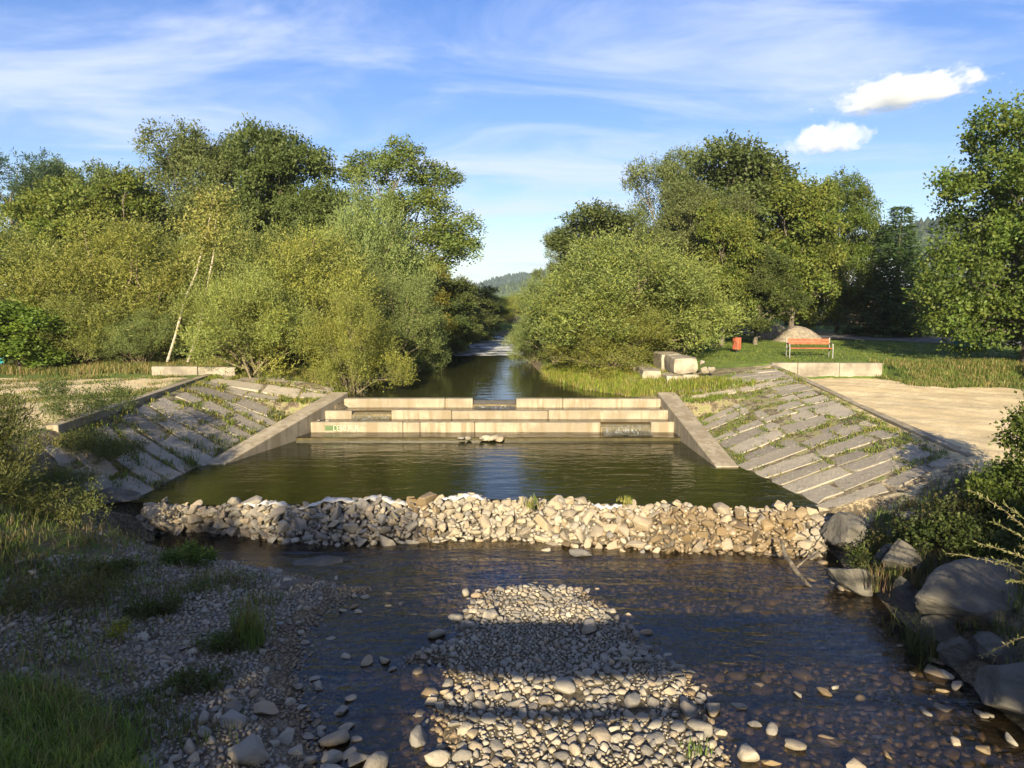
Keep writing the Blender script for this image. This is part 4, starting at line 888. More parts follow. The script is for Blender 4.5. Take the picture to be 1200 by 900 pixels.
def make_poplar(key, seed):
    L_ = [((-2.6, 0, 9.2), (1.2, 1.2, 1.1)), ((-1.0, 0.4, 11.2), (1.1, 1.1, 1.6)), ((0.6, -0.3, 12.2), (1.1, 1.1, 1.4)), ((2.3, 0.3, 11.2), (1.2, 1.1, 1.1)), ((-0.6, 0, 9.0), (1.3, 1.3, 1.3)), ((1.4, 0, 9.2), (1.6, 1.3, 1.0)), ((3.0, 0.2, 8.0), (1.2, 1.2, 1.1)), ((3.7, 0, 6.3), (0.9, 0.9, 0.8)), ((2.4, -0.3, 6.6), (1.3, 1.2, 1.0)), ((0.3, 0, 7.0), (1.5, 1.4, 1.2)), ((-2.0, 0.3, 6.8), (1.6, 1.3, 1.4)), ((1.6, 0.2, 4.9), (1.5, 1.3, 1.1)), ((-0.8, 0, 4.8), (1.9, 1.6, 1.5)), ((0, 0, 2.8), (2.2, 2.0, 1.8))]
    cm, C, Rr = crown_mesh('crown', [(c, tuple(q * 1.18 for q in r)) for c, r in L_], seed, 6000, 10, 0.42, 0.14, 0.11, POP, up=0.25, out=0.8, subs=11, subr=(0.26, 0.45), spread=0.8, nup=0.5, main=0.2, low=-0.6, jit=0.12)
    reg(key, cm, limbs_mesh('trunk', 0.24, 13, [C[i] for i in range(0, len(C), 3)], seed, wob_=0.2), 13, 8)
make_poplar('poplar', 31)
def make_spruce(key, seed, W=4.2, H=10, pal=((0.04, 0.075, 0.026), (0.055, 0.095, 0.034), (0.07, 0.105, 0.042))):
    rs = np.random.RandomState(seed); S, Dv, tl = [], [], []; m = MB(); m.tube([(0, 0, -0.2), (0, 0, H * 0.5), (0, 0, H * 0.98)], [0.15, 0.09, 0.01], 8)
    for k in range(30):
        t = k / 29; z = 0.35 + (H - 0.5) * t; L_ = (W / 2) * (1 - t) ** 0.85 + 0.12; nb = int(15 - 8 * t)
        for b in range(nb):
            a = 6.283 * (b + rs.rand()) / nb; l = L_ * rs.uniform(0.72, 1.12); d = np.array([math.cos(a), math.sin(a), 0]); n = max(3, int(l / 0.13))
            if k % 3 == 0 and b % 2 == 0: m.tube([(0, 0, z), tuple(d * l * 0.9 + np.array([0, 0, z - 0.12 * l]))], [0.02, 0.006], 4, False)
            for q in range(n):
                f = (q + rs.rand()) / n; p = d * l * f + np.array([0, 0, z - 0.25 * l * f + 0.18 * l * f * f]); sd = np.array([-d[1], d[0], 0]) * rs.choice([-1, 1])
                S.append(p); Dv.append(d * 0.7 + sd * rs.uniform(0.2, 0.9) + np.array([0, 0, rs.uniform(-0.35, 0.1)])); tl.append(0.22 + 0.22 * (1 - f))
    S = np.array(S); Dv = unit(np.array(Dv)); pal = np.array(pal); V, Fq, T = leaves_on_twigs(S, Dv, 9, np.array(tl), 0.22, 0.075, pal[rs.randint(0, 3, len(S))], rs, 0.55, 0.3, 0.06)
    reg(key, mesh_np('crown', V, Fq, T), m.mesh('trunk', True), H, W)
make_spruce('spruce', 41)
def make_pine(key, seed):
    L_ = [((-1.5, 0, 6.5), (1.5, 1.5, 0.9)), ((0.2, 0.2, 8.6), (1.5, 1.5, 1.0)), ((1.6, 0, 7.2), (1.4, 1.4, 0.9)), ((0, 0, 5.2), (2.2, 2, 1.2)), ((-0.6, 0, 3.4), (2, 2, 1.4)), ((1.2, 0, 4.0), (1.7, 1.7, 1.2)), ((0, 0, 1.8), (2.2, 2.2, 1.6))]
    cm, C, Rr = crown_mesh('crown', L_, seed, 3300, 12, 0.40, 0.17, 0.04, [(0.03, 0.06, 0.03), (0.045, 0.078, 0.036), (0.055, 0.08, 0.04)], up=0.7, out=0.7, subs=9, spread=0.5, jit=0.05)
    reg(key, cm, limbs_mesh('trunk', 0.18, 9, [C[i] for i in range(0, len(C), 5)], seed), 9, 5)
make_pine('pine', 43)
TREES = []
def place(name, key, px, D, top_py, wpx, label, cat='tree', rz=0.0, dz=0.0, wy=1.0, group=None):
    crown, trunk, H, W = SPEC[key]
    x = (px - 600) / 830 * D * 1.004; zb = ground_z(x, D) + dz; zt = at_depth(px, top_py, D).z; sz = max(0.15, (zt - zb) / H); sx = wpx / 830 * D / W
    root = empty(name, (x, D, zb), rz); root.scale = (sx, sx * wy, sz)
    c = obj('crown', crown, None, root); t = obj('trunk', trunk, None, root); TREES.append(root)
    return tag(root, label, cat, group)
# ---- left bank, front row of willows
place('willow_bush', 'w1', 30, 33, 252, 250, 'willow bush at the far left behind the sandy terrace', 'bush', 0.4)
place('willow_bush', 'w1', 150, 31.5, 260, 215, 'willow bush just left of the leaning birch', 'bush', 1.4)
place('willow_bush', 'w2', 272, 34, 250, 175, 'tall grey green willow bush behind the leaning birch', 'bush', 2.4)
place('willow_bush', 'w1', 348, 29.5, 268, 195, 'broad olive willow bush right of the leaning birch', 'bush', 3.3)
place('willow_bush', 'w2', 298, 26.8, 308, 150, 'round low willow bush in front at the top of the left embankment', 'bush', 5.1)
place('willow_bush', 'w1', 415, 26.4, 342, 118, 'bright willow bush at the left end of the weir', 'bush', 0.9, wy=0.85)
place('willow_tree', 'w3', 436, 36, 218, 140, 'slender pale willow in front of the poplar', 'tree', 0.2)
place('yellow_sallow', 'yellow', 500, 38, 305, 62, 'narrow yellowing sallow on the left river bank', 'tree', 0.5)
place('willow_bush', 'w3', 458, 31.5, 312, 112, 'shaded willow bush leaning over the left river bank', 'bush', 4.0)
place('bank_alder', 'alder', 520, 43, 322, 96, 'dark alder behind the yellowing sallow on the left bank', 'tree', 1.0)
place('bank_alder', 'alder', 550, 54, 334, 80, 'dark alder beside the rapids on the left bank', 'tree', 2.2)
place('bank_alder', 'dark', 568, 66, 343, 52, 'farthest dark alder at the river bend', 'tree', 3.2)
place('overhanging_bush', 'w3', 486, 33.5, 352, 80, 'dark willow bush hanging over the water just behind the weir', 'bush', 0.8, dz=-0.5)
place('overhanging_bush', 'alder', 512, 39, 350, 72, 'dark alder scrub hanging over the left water edge below the yellowing sallow', 'bush', 1.7, dz=-0.4)
place('overhanging_bush', 'dark', 540, 47, 352, 58, 'dark scrub hanging over the water beside the rapids', 'bush', 2.4, dz=-0.4)
place('overhanging_bush', 'alder', 563, 57, 354, 44, 'dark scrub at the far end of the rapids', 'bush', 0.3, dz=-0.4)
place('overhanging_bush', 'w3', 630, 38, 362, 74, 'low grey willow spreading over the right water edge', 'bush', 2.9, dz=-0.4)
place('leafy_shrub', 'bright', 22, 27.5, 352, 120, 'bright green broad leaved shrub at the left picture edge', 'bush', 0.3)
place('undergrowth_shrub', 'w2', 95, 29.0, 345, 120, 'tangled dim shrub under the willows beside the bright green shrub', 'bush', 2.0)
place('undergrowth_shrub', 'w3', 165, 28.8, 362, 90, 'tangled shrub at the foot of the leaning birch', 'bush', 1.0)
# ---- left, trees behind
place('broad_willow', 'grey', 238, 47, 152, 165, 'tall grey green tree rising behind the birch', 'tree', 0.7)
place('broad_willow', 'grey', 292, 50, 152, 165, 'tall tree between the two highest crowns on the left', 'tree', 2.6)
place('dark_tree', 'dark', 335, 44, 146, 150, 'tallest dark green tree left of the poplar', 'tree', 1.8)
place('dark_tree', 'dark', 378, 41, 215, 100, 'dark tree in shade at the foot of the poplar', 'tree', 4.4)
place('poplar', 'poplar', 462, 46, 168, 180, 'loose crowned poplar with yellow leaf patches standing against the sky', 'tree', 0.0)
place('pine', 'pine', 30, 62, 178, 165, 'blue green pine at the far left skyline', 'tree', 0.0)
place('dark_tree', 'dark', 80, 66, 186, 90, 'dark round tree right of the pine on the skyline', 'tree', 0.9)
place('dark_tree', 'alder', 135, 64, 194, 90, 'dark round topped tree left of the tall grey green tree', 'tree', 2.9)
place('lime_tree', 'lime', 95, 45, 208, 125, 'yellow green tree rising behind the far left willows', 'tree', 0.6)
place('lime_tree', 'lime', 155, 44, 206, 115, 'green tree with reddish tips left of the tall grey green tree', 'tree', 3.6)
# ---- right bank
place('willow_bush', 'w2', 730, 32, 275, 232, 'huge round willow bush dominating the right river bank', 'bush', 0.6)
place('willow_bush', 'w3', 655, 35, 320, 110, 'grey willow bush reaching over the water on the right bank', 'bush', 1.9)
place('willow_bush', 'w1', 715, 30.3, 348, 140, 'yellowish front lobe of willow beside the grassy right bank', 'bush', 3.0)
place('willow_bush', 'w2', 790, 32.5, 312, 110, 'willow bush behind the old block abutment', 'bush', 4.5)
place('riverside_tree', 'alder', 700, 45, 240, 120, 'small leaved tree behind the huge willow bush, river side', 'tree', 0.4)
place('riverside_tree', 'grey', 662, 58, 262, 70, 'far tree on the right bank showing over the grey willow', 'tree', 1.4)
place('round_willow', 'grey', 785, 52, 174, 125, 'tall round headed willow left of the highest right hand tree', 'tree', 2.2)
place('tall_alder', 'alder', 853, 47, 166, 150, 'highest tree of the right hand clump', 'tree', 0.2)
place('tall_alder', 'grey', 815, 42, 215, 130, 'pale green tree in front of the highest right hand tree', 'tree', 5.2)
place('young_ash', 'lime', 845, 37.5, 238, 80, 'slim tree with bare lower trunk beside the lawn', 'tree', 1.3)
place('dark_shrub', 'dark', 884, 38, 285, 95, 'dark green dense small tree at the lawn edge', 'tree', 2.0)
place('maple', 'lime', 925, 45, 197, 105, 'yellow green tree left of the brownish maple', 'tree', 0.8)
place('maple', 'maple', 978, 48, 205, 95, 'brownish green maple between clump and spruce', 'tree', 2.5)
place('spruce', 'spruce', 1045, 45, 244, 100, 'dark green spruce beyond the road', 'tree', 0.0)
place('dark_tree', 'dark', 1110, 66, 335, 90, 'dark tree behind the spruce and the big maple', 'tree', 1.2)
place('dark_tree', 'alder', 1015, 68, 344, 80, 'dark tree around the pale roof behind the fence', 'tree', 2.2)
place('big_maple', 'maple', 1200, 28.6, 114, 215, 'big maple with some yellow leaves at the right edge of the lawn', 'tree', 0.9)
place('far_willow', 'w2', 577, 70, 346, 40, 'willow closing the view at the river bend', 'bush', 1.5); place('far_willow', 'w1', 598, 68, 347, 36, 'small willow on the gravel bank at the river bend', 'bush', 2.7)
place('far_willow', 'w1', 622, 80, 338, 50, 'sunlit willow beyond the rapids at the bend', 'bush', 0.9); place('far_willow', 'w2', 596, 100, 347, 40, 'farthest sunlit willow below the distant hill', 'bush', 2.0)
place('far_willow', 'w3', 648, 62, 322, 60, 'pale willow beside the rapids behind the grey willow', 'bush', 3.0)
# ---- trees behind the footbridge: their shade lies over the near banks
def place_xy(name, key, x, y, H_, W_, label, rz=0.0):
    crown, trunk, H, W = SPEC[key]; root = empty(name, (x, y, ground_z(x, y)), rz); root.scale = (W_ / W, W_ / W, (H_ - ground_z(x, y)) / H)
    obj('crown', crown, None, root); obj('trunk', trunk, None, root); return tag(root, label, 'tree')
place_xy('bank_willow', 'w1', -6.4, -6.5, 8.4, 7.0, 'willow on the left bank behind the footbridge', 0.3); place_xy('bank_willow', 'w2', -9.0, -5.5, 7.2, 5.0, 'second willow on the left bank behind the footbridge', 1.3)
place_xy('bank_willow', 'w3', -13.2, -6, 8.9, 5.5, 'tall willow furthest left behind the footbridge', 2.3)
place_xy('bank_alder', 'alder', 6.5, -6.5, 7.5, 5.8, 'alder on the right bank behind the footbridge', 0.3); place_xy('bank_alder', 'dark', 11.5, -5.5, 6.6, 5.5, 'dark alder at the right end of the footbridge', 1.9)
place_xy('bank_willow', 'w2', 8.2, 2.6, 4.3, 4.2, 'unseen low willow added to shade the boulders of the right bank', 1.1)  # extra willow out of view, put in to shade the right bank boulders
place_xy('road_lime', 'lime', 21.5, 20.0, 7.6, 5.5, 'lime tree by the sand outside the right picture edge', 0.4)
# ---- leaning birch with two white stems
bi = empty('birch', (*at_depth(224, 424, 27.6)[:2], 1.5)); tag(bi, 'leaning birch with two thin white stems and sparse yellow leaves', 'tree')
b0 = Vector(bi.location); m = MB()
def bpt(px, py): return at_depth(px, py, 27.6) - b0
def rel(l): return [bpt(*q) for q in l]
bi_s1 = rel([(196, 424), (205, 395), (217, 350), (230, 320), (239, 285), (246, 255), (250, 232)]); bi_s2 = rel([(220, 424), (232, 390), (241, 345), (250, 300), (252, 265), (256, 240)])
MB().tube(bi_s1, [0.05, 0.044, 0.038, 0.034, 0.027, 0.018, 0.008], 8).build('trunk', MT['birch'], bi, smooth=True); MB().tube(bi_s2, [0.05, 0.04, 0.036, 0.028, 0.018, 0.008], 8).build('trunk', MT['birch'], bi, smooth=True)
cm, _, _ = crown_mesh('crown', [(bpt(246, 250), (0.95, 0.8, 0.9)), (bpt(262, 285), (0.8, 0.7, 0.7)), (bpt(232, 268), (0.7, 0.7, 0.6)), (bpt(250, 232), (0.7, 0.6, 0.5)), (bpt(225, 300), (0.5, 0.5, 0.5))], 61, 560, 9, 0.45, 0.10, 0.07, [(0.20, 0.20, 0.055), (0.16, 0.18, 0.05), (0.22, 0.19, 0.055), (0.13, 0.16, 0.045)], up=-0.2, out=0.5, subs=5, jit=0.1)
obj('crown', cm, MT['leaf'], bi)

# ---- low plants: grass, weeds, near shrubs
def blades(P, n_per, h, w, tint, rs, lean=0.5, spread=0.1):
    """grass blades: bent two segment strips at points P (k,3)"""
    k = len(P) * n_per; base = np.repeat(P, n_per, 0) + np.c_[rs.normal(0, spread, (k, 2)), np.zeros(k)]
    hh = np.repeat(h if hasattr(h, '__len__') else np.full(len(P), h), n_per) * rs.uniform(0.5, 1.2, k); a = rs.uniform(0, 6.283, k); d = np.c_[np.cos(a), np.sin(a), np.zeros(k)]; s = np.c_[-np.sin(a), np.cos(a), np.zeros(k)]
    ln = rs.uniform(0.15, 1.0, k) * lean; up = np.array([0, 0, 1.0]); W = (w * rs.uniform(0.6, 1.3, k))[:, None]
    mid = base + up * (hh * 0.6)[:, None] + d * (hh * ln * 0.35)[:, None]; tip = base + up * (hh * (1 - 0.25 * ln))[:, None] + d * (hh * ln)[:, None]
    V = np.empty((k, 5, 3)); V[:, 0] = base - s * W * 0.5; V[:, 1] = base + s * W * 0.5; V[:, 2] = mid + s * W * 0.38; V[:, 3] = mid - s * W * 0.38; V[:, 4] = tip
    i = np.arange(k)[:, None] * 5; q = i + np.array([[0, 1, 2, 3]]); t = i + np.array([[3, 2, 4]])
    T = np.repeat(np.repeat(tint, n_per, 0) * rs.uniform(0.7, 1.3, (k, 1)), 5, 0); return V.reshape(-1, 3), q, t, T
def grass_obj(name, P, n_per, h, w, pal, seed, label, lean=0.5, spread=0.1, thing=False, cat='grass', loc=None):
    rs = np.random.RandomState(seed); pal = np.array(pal); tint = pal[rs.randint(0, len(pal), len(P))]
    V, q, t, T = blades(np.asarray(P, float), n_per, h, w, tint, rs, lean, spread); o = obj(name, mesh_np(name, V, [q, t], T), MT['grass'])
    return tag(o, label, cat, None, None if thing else 'stuff')
GR = [(0.075, 0.115, 0.02), (0.10, 0.14, 0.025), (0.055, 0.09, 0.018)]; DRY = [(0.26, 0.20, 0.09), (0.20, 0.17, 0.07), (0.12, 0.13, 0.035)]; LAWN = [(0.075, 0.125, 0.014), (0.10, 0.15, 0.02), (0.13, 0.15, 0.03)]
def pts_where(n, box, cond, seed):
    r_ = np.random.RandomState(seed); X = r_.uniform(box[0], box[1], n); Y = r_.uniform(box[2], box[3], n); k = cond(X, Y); X, Y = X[k], Y[k]; return np.c_[X, Y, height(X, Y)]
def inside_slab(X, Y, grow=0.0):
    m = np.zeros(X.shape, bool)
    for P in SLABS:
        c = P.mean(0); k = (abs(X - c[0]) < 1.6) & (abs(Y - c[1]) < 1.2)
        if k.any(): m[k] |= poly_sd(X[k], Y[k], P) > grow
    return m
le_ = lambda Y: prof(LT, Y)[0]; l2_ = lambda Y: prof(LT, Y)[3]; re_ = lambda Y: prof(RT, Y)[0]; r2_ = lambda Y: prof(RT, Y)[3]
pr = pts_where(5200, (5.6, 11, 15, 28.4), lambda X, Y: ((X > 5.98) | (Y < 18)) & (X > re_(Y) + 0.1) & (X < r2_(Y) - 0.15) & ~inside_slab(X, Y, 0.02) & ((Y < 24.6) | (X > 6 + (Y - 24.6) * 1.25)) & (wob(X, Y, 1.1, 4) + 0.4 * (Y > 18) + 0.5 * (X < 6.6) > -0.05), 3)
grass_obj('joint_weeds', pr, 8, 0.075, 0.02, [(0.10, 0.15, 0.02), (0.14, 0.17, 0.03), (0.18, 0.17, 0.04), (0.07, 0.11, 0.02)], 4, 'low weeds and grass growing in the joints of the right embankment', 1.0, 0.07)
pr2 = pts_where(900, (5.9, 8.6, 22.5, 27), lambda X, Y: (X < 6.6 + 0.75 * np.clip(Y - 23.2, 0, 9)) & (X > 5.8 + np.clip(Y - 24.6, 0, 9) * 1.2) & ~inside_slab(X, Y, 0.02), 33)
grass_obj('joint_weeds', pr2, 10, 0.14, 0.022, [(0.10, 0.16, 0.02), (0.13, 0.18, 0.03), (0.16, 0.17, 0.035)], 34, 'bright green weeds along the top of the right wing wall', 1.0, 0.08)
pl = pts_where(3400, (-11.4, -6, 15.3, 27.5), lambda X, Y: (X < le_(Y) - 0.1) & (X > l2_(Y) + 0.2) & ~inside_slab(X, Y, 0.03) & (wob(X, Y, 0.9, 7) + 0.45 > 0), 5)
grass_obj('joint_weeds', pl, 9, 0.13, 0.024, [(0.11, 0.15, 0.02), (0.16, 0.17, 0.03), (0.20, 0.18, 0.045), (0.07, 0.10, 0.02)], 6, 'weeds and grass growing in the joints of the left embankment', 1.0, 0.08)
pw = pts_where(260, (-11.4, -7.5, 15.3, 23), lambda X, Y: (X < le_(Y) - 0.05) & (X > l2_(Y) + 0.3) & ((Y < 17.2) | (X > le_(Y) - 0.9)) & ~inside_slab(X, Y, 0.12), 7)
grass_obj('tall_weeds', pw, 12, 0.24, 0.016, GR + DRY[2:], 8, 'taller grass clumps along the foot of the left embankment', 0.7, 0.12)
lawn_p = pts_where(13000, (5.5, 30, 26, 42), lambda X, Y: ((Y > 29) | (X > 15.3)) & (X > re_(Y) + 3.5), 9)
grass_obj('lawn_grass', lawn_p, 4, 0.07, 0.02, LAWN, 10, 'short mown grass of the lawn', 0.9, 0.10)
edge_p = pts_where(3500, (14.8, 24, 24.6, 29.5), lambda X, Y: (Y + 0.3 * wob(X, Y, 1.5) > 25.6), 11); grass_obj('rough_grass', edge_p, 7, 0.20, 0.018, GR + DRY, 12, 'rough dry grass fringe between sand and lawn', 0.8, 0.12)
rb = pts_where(4200, (1.5, 8.5, 24.6, 34), lambda X, Y: (X > re_(Y) + 0.15) & (X < re_(Y) + 4.0), 13); grass_obj('bank_grass', rb, 9, 0.26, 0.02, [(0.12, 0.17, 0.02), (0.17, 0.20, 0.03), (0.20, 0.18, 0.05)], 14, 'bright grass on the right river bank above the weir', 0.8, 0.12)
lf = pts_where(5200, (-21, -7, 24.3, 31), lambda X, Y: (X < le_(Y) - 1.5) & ((Y > 26) | (X < -11.6)) & (Y > 26.6 + 0.5 * wob(X, Y, 0.8)), 15); grass_obj('meadow_grass', lf, 8, 0.32, 0.018, GR + DRY + DRY, 16, 'dry tall grass in front of the left willows', 0.7, 0.14)
ls = pts_where(8200, (-18, -10.9, 14.5, 26), lambda X, Y: (X < l2_(Y) - 0.25) & (wob(X, Y, 0.7, 2) + 0.5 * wob(X, Y, 2.2, 9) > 0.25), 17); grass_obj('terrace_grass', ls, 7, 0.11, 0.016, DRY + GR, 18, 'sparse dry grass on the sandy left terrace', 0.9, 0.12)
lb = pts_where(9000, (-11, -2.2, 5.8, 14.8), lambda X, Y: (le_(Y) - X > 0.9) & (wob(X, Y, 0.9, 10) + 0.5 * wob(X, Y, 2.2, 3) + (le_(Y) - X) * 0.16 > 0.80), 19); grass_obj('bank_grass', lb, 7, 0.16, 0.014, GR + DRY[2:] + [(0.15, 0.12, 0.06)] + [(0.11, 0.095, 0.04)], 20, 'patchy grass and weeds on the shaded left gravel bank', 0.9, 0.12)
lb3 = pts_where(3200, (-11, -4, 6.4, 14.4), lambda X, Y: (le_(Y) - X > 2.3 + 0.9 * wob(X, Y, 1.1, 8)) & (wob(X, Y, 1.7, 2) > -0.35), 41); grass_obj('bank_scrub', lb3, 8, 0.16, 0.014, [(0.11, 0.16, 0.03), (0.14, 0.18, 0.04), (0.2, 0.16, 0.08), (0.24, 0.19, 0.10), (0.13, 0.14, 0.04)], 42, 'mixed green and brown weeds covering the shaded left bank away from the water', 1.1, 0.13)
lb2 = pts_where(420, (-6.2, -3.0, 6.0, 7.9), lambda X, Y: (X < -3.75 - 0.7 * (Y - 6.6)) & (Y < 7.6 + 0.25 * wob(X, Y, 1.5)), 21); grass_obj('lush_grass', lb2, 42, 0.27, 0.010, [(0.14, 0.22, 0.03), (0.19, 0.26, 0.04), (0.10, 0.16, 0.025), (0.22, 0.24, 0.06), (0.22, 0.18, 0.08)], 22, 'lush bright green grass in the lower left corner', 0.9, 0.10)
rb2 = pts_where(2200, (6.5, 12, 7, 13.6), lambda X, Y: (X > re_(Y) + 0.5), 23); grass_obj('bank_weeds', rb2, 10, 0.25, 0.014, GR + [(0.10, 0.08, 0.035), (0.05, 0.07, 0.02)], 24, 'dim weeds between the boulders of the right bank', 0.9, 0.13)
def tuft(name, px, py, z, n, h, w, pal, seed, label, spread, lean=0.7, cat='plant'):
    p = pix(px, py, z); zz = ground_z(p.x, p.y); r_ = np.random.RandomState(seed); P = np.c_[r_.normal(0, spread, (n, 2)), np.zeros(n)]; V, q, t, T = blades(P, 10, h, w, np.array(pal)[r_.randint(0, len(pal), n)], r_, lean, 0.05)
    o = obj(name, mesh_np(name, V, [q, t], T), MT['grass'], None, (p.x, p.y, zz - 0.01)); return tag(o, label, cat)
tuft('grass_tuft', 290, 735, -0.3, 26, 0.62, 0.016, [(0.10, 0.15, 0.03), (0.15, 0.16, 0.04), (0.12, 0.10, 0.04)], 1, 'tall green grass tuft on the left gravel bank near the pale oval boulder', 0.14, 0.5, 'grass tuft')
tuft('grass_tuft', 1068, 655, 0.2, 46, 0.5, 0.010, [(0.09, 0.11, 0.03), (0.19, 0.12, 0.06), (0.14, 0.10, 0.05), (0.07, 0.09, 0.02)], 2, 'reddish dry grass tuft between the boulders below the dam end', 0.22, 0.8, 'grass tuft')
tuft('grass_tuft', 622, 592, 0.15, 8, 0.22, 0.014, [(0.12, 0.16, 0.03), (0.2, 0.18, 0.05)], 3, 'small grass tuft growing on the dam crest', 0.12, 0.7, 'grass tuft').location.z = 0.12
tuft('grass_tuft', 735, 588, 0.15, 7, 0.16, 0.014, [(0.16, 0.18, 0.04), (0.22, 0.2, 0.06)], 4, 'tiny yellowish grass tuft on the dam crest further right', 0.12, 0.8, 'grass tuft').location.z = 0.13
tuft('grass_tuft', 815, 885, -0.5, 5, 0.16, 0.01, [(0.10, 0.15, 0.03)], 5, 'tiny green tuft among the stones of the gravel bar', 0.05, 0.9, 'grass tuft')
tuft('grass_tuft', 1085, 738, -0.3, 20, 0.5, 0.012, [(0.05, 0.07, 0.02), (0.09, 0.09, 0.03)], 16, 'dim grass tuft under the biggest boulder', 0.2, 0.9, 'grass tuft')
def leafy(name, px, py, z, lobes, n, per, tl, ll, lw, pal, seed, label, up=0.5, cat='plant', stems=6, subs=4, spread=0.7):
    p = pix(px, py, z); zz = ground_z(p.x, p.y); root = empty(name, (p.x, p.y, zz - 0.02)); cm, C, Rr = crown_mesh('foliage', lobes, seed, n, per, tl, ll, lw, pal, up=up, subs=subs, jit=ll * 0.4, spread=spread)
    obj('foliage', cm, MT['leaf'], root); m = MB(); r_ = np.random.RandomState(seed)
    for k in range(stems): c = C[r_.randint(len(C))]; m.tube([(r_.normal(0, .04), r_.normal(0, .04), -0.05), tuple(np.array(c) * np.array([0.5, 0.5, 0.55])), tuple(c)], [0.012, 0.008, 0.003], 5)
    m.build('stem', MT['willow_bark'], root); return tag(root, label, cat)
leafy('flowering_weed', 143, 752, -0.2, [((0, 0, 0.2), (0.16, 0.16, 0.16))], 120, 5, 0.12, 0.03, 0.025, [(0.28, 0.27, 0.02), (0.2, 0.22, 0.03), (0.09, 0.12, 0.02)], 71, 'small yellow flowering weed on the left gravel bank')
leafy('red_weed', 197, 640, -0.3, [((0, 0, 0.2), (0.2, 0.15, 0.18)), ((0.25, 0, 0.15), (0.15, 0.15, 0.14))], 130, 5, 0.12, 0.045, 0.025, [(0.10, 0.03, 0.035), (0.07, 0.05, 0.03), (0.06, 0.08, 0.02)], 72, 'reddish purple weed at the left stream edge')
leafy('green_weed', 215, 660, -0.3, [((0, 0, 0.2), (0.3, 0.25, 0.2)), ((0.35, 0, 0.15), (0.22, 0.2, 0.15)), ((-0.3, -0.1, .12), (.2, .2, .12))], 420, 6, 0.14, 0.06, 0.03, [(0.055, 0.095, 0.018), (0.08, 0.12, 0.025)], 73, 'green leafy weed beside the reddish weed at the stream edge')
for k, (a, b, l) in enumerate(((175, 715, 'low green weed in the middle of the left gravel bank'), (225, 790, 'low green weed nearest the stream on the left gravel bank'), (250, 745, 'brownish weed left of the tall grass tuft'), (125, 690, 'low weed at the inner side of the left gravel bank'))):
    leafy('low_weed', a, b, -0.25, [((0, 0, 0.1), (0.3, 0.25, 0.12)), ((0.25, 0.1, 0.08), (0.2, 0.2, 0.1))], 260, 6, 0.12, 0.05, 0.025, [(0.055, 0.085, 0.018), (0.08, 0.10, 0.03), (0.09, 0.08, 0.035)], 80 + k, l)
# near shrubs at both picture edges
leafy('willow_shrub', 0, 650, -0.1, [((-0.3, 0, 1.3), (0.75, 0.7, 0.95)), ((0.25, 0.2, 1.0), (0.5, 0.5, 0.6)), ((-0.8, 0.2, 1.8), (0.7, 0.6, 0.7)), ((0.1, 0, 0.5), (0.6, 0.55, 0.45))], 1500, 11, 0.5, 0.085, 0.02, [(0.13, 0.145, 0.05), (0.16, 0.15, 0.04), (0.10, 0.115, 0.04)], 91, 'sunlit willow shrub at the left picture edge beside the embankment', 0.7, 'bush', 14, 7, 0.4)
leafy('bramble_shrub', 1195, 620, 0.6, [((0.3, 0, 1.1), (0.6, 0.55, 0.8)), ((-0.15, 0.2, 0.6), (0.5, 0.5, 0.5)), ((0.6, 0.3, 1.9), (0.55, 0.5, 0.75)), ((0.2, -0.2, 0.3), (0.6, 0.5, 0.4))], 1300, 8, 0.30, 0.065, 0.05, [(0.05, 0.08, 0.016), (0.075, 0.11, 0.02), (0.11, 0.13, 0.025)], 92, 'dense green bramble shrub at the right picture edge beside the sand', 0.5, 'bush', 12, 7)
leafy('bramble', 1120, 622, 0.5, [((0, 0, 0.25), (0.7, 0.6, 0.35)), ((0.7, 0.2, 0.35), (0.7, 0.6, 0.4)), ((-0.5, 0.2, 0.15), (0.5, 0.4, 0.25))], 800, 7, 0.25, 0.06, 0.045, [(0.035, 0.055, 0.014), (0.055, 0.075, 0.02), (0.08, 0.06, 0.03)], 93, 'dim low brambles between the boulders and the right embankment', 0.4, 'bush', 10, 6)
leafy('bramble', 1160, 620, 0.7, [((0, 0, 0.2), (0.8, 0.6, 0.3)), ((0.8, 0.1, 0.4), (0.7, 0.6, 0.4)), ((-0.7, 0.1, 0.1), (0.6, 0.4, 0.2))], 1000, 7, 0.25, 0.06, 0.045, [(0.04, 0.065, 0.015), (0.06, 0.085, 0.02), (0.08, 0.09, 0.025)], 95, 'brambles spreading at the corner of the right embankment and the sand', 0.4, 'bush', 10, 7)
leafy('bramble', 1040, 625, 0.3, [((0, 0, 0.15), (0.6, 0.5, 0.22)), ((0.4, 0.4, 0.2), (0.5, 0.5, 0.25))], 500, 7, 0.2, 0.05, 0.035, [(0.045, 0.07, 0.016), (0.065, 0.085, 0.02), (0.09, 0.07, 0.03)], 96, 'small weedy bramble just right of the leaning boulder', 0.4, 'bush', 8, 6)
leafy('bank_shrub', 90, 545, 0.4, [((0, 0, 0.35), (0.8, 0.7, 0.4)), ((0.7, 0.5, 0.35), (0.6, 0.5, 0.35)), ((-0.6, 0.2, 0.5), (0.6, 0.5, 0.45))], 800, 9, 0.3, 0.07, 0.018, [(0.055, 0.08, 0.022), (0.08, 0.10, 0.03)], 94, 'dim bushy weeds at the lower corner of the left embankment', 0.7, 'bush', 10, 6, 0.5)
def leafy_at(x, y, *a, **k):
    o = leafy(*a, **k); o.location = (x, y, ground_z(x, y) - 0.02); return o
wp = [(0.075, 0.105, 0.025), (0.10, 0.12, 0.035), (0.12, 0.11, 0.04)]
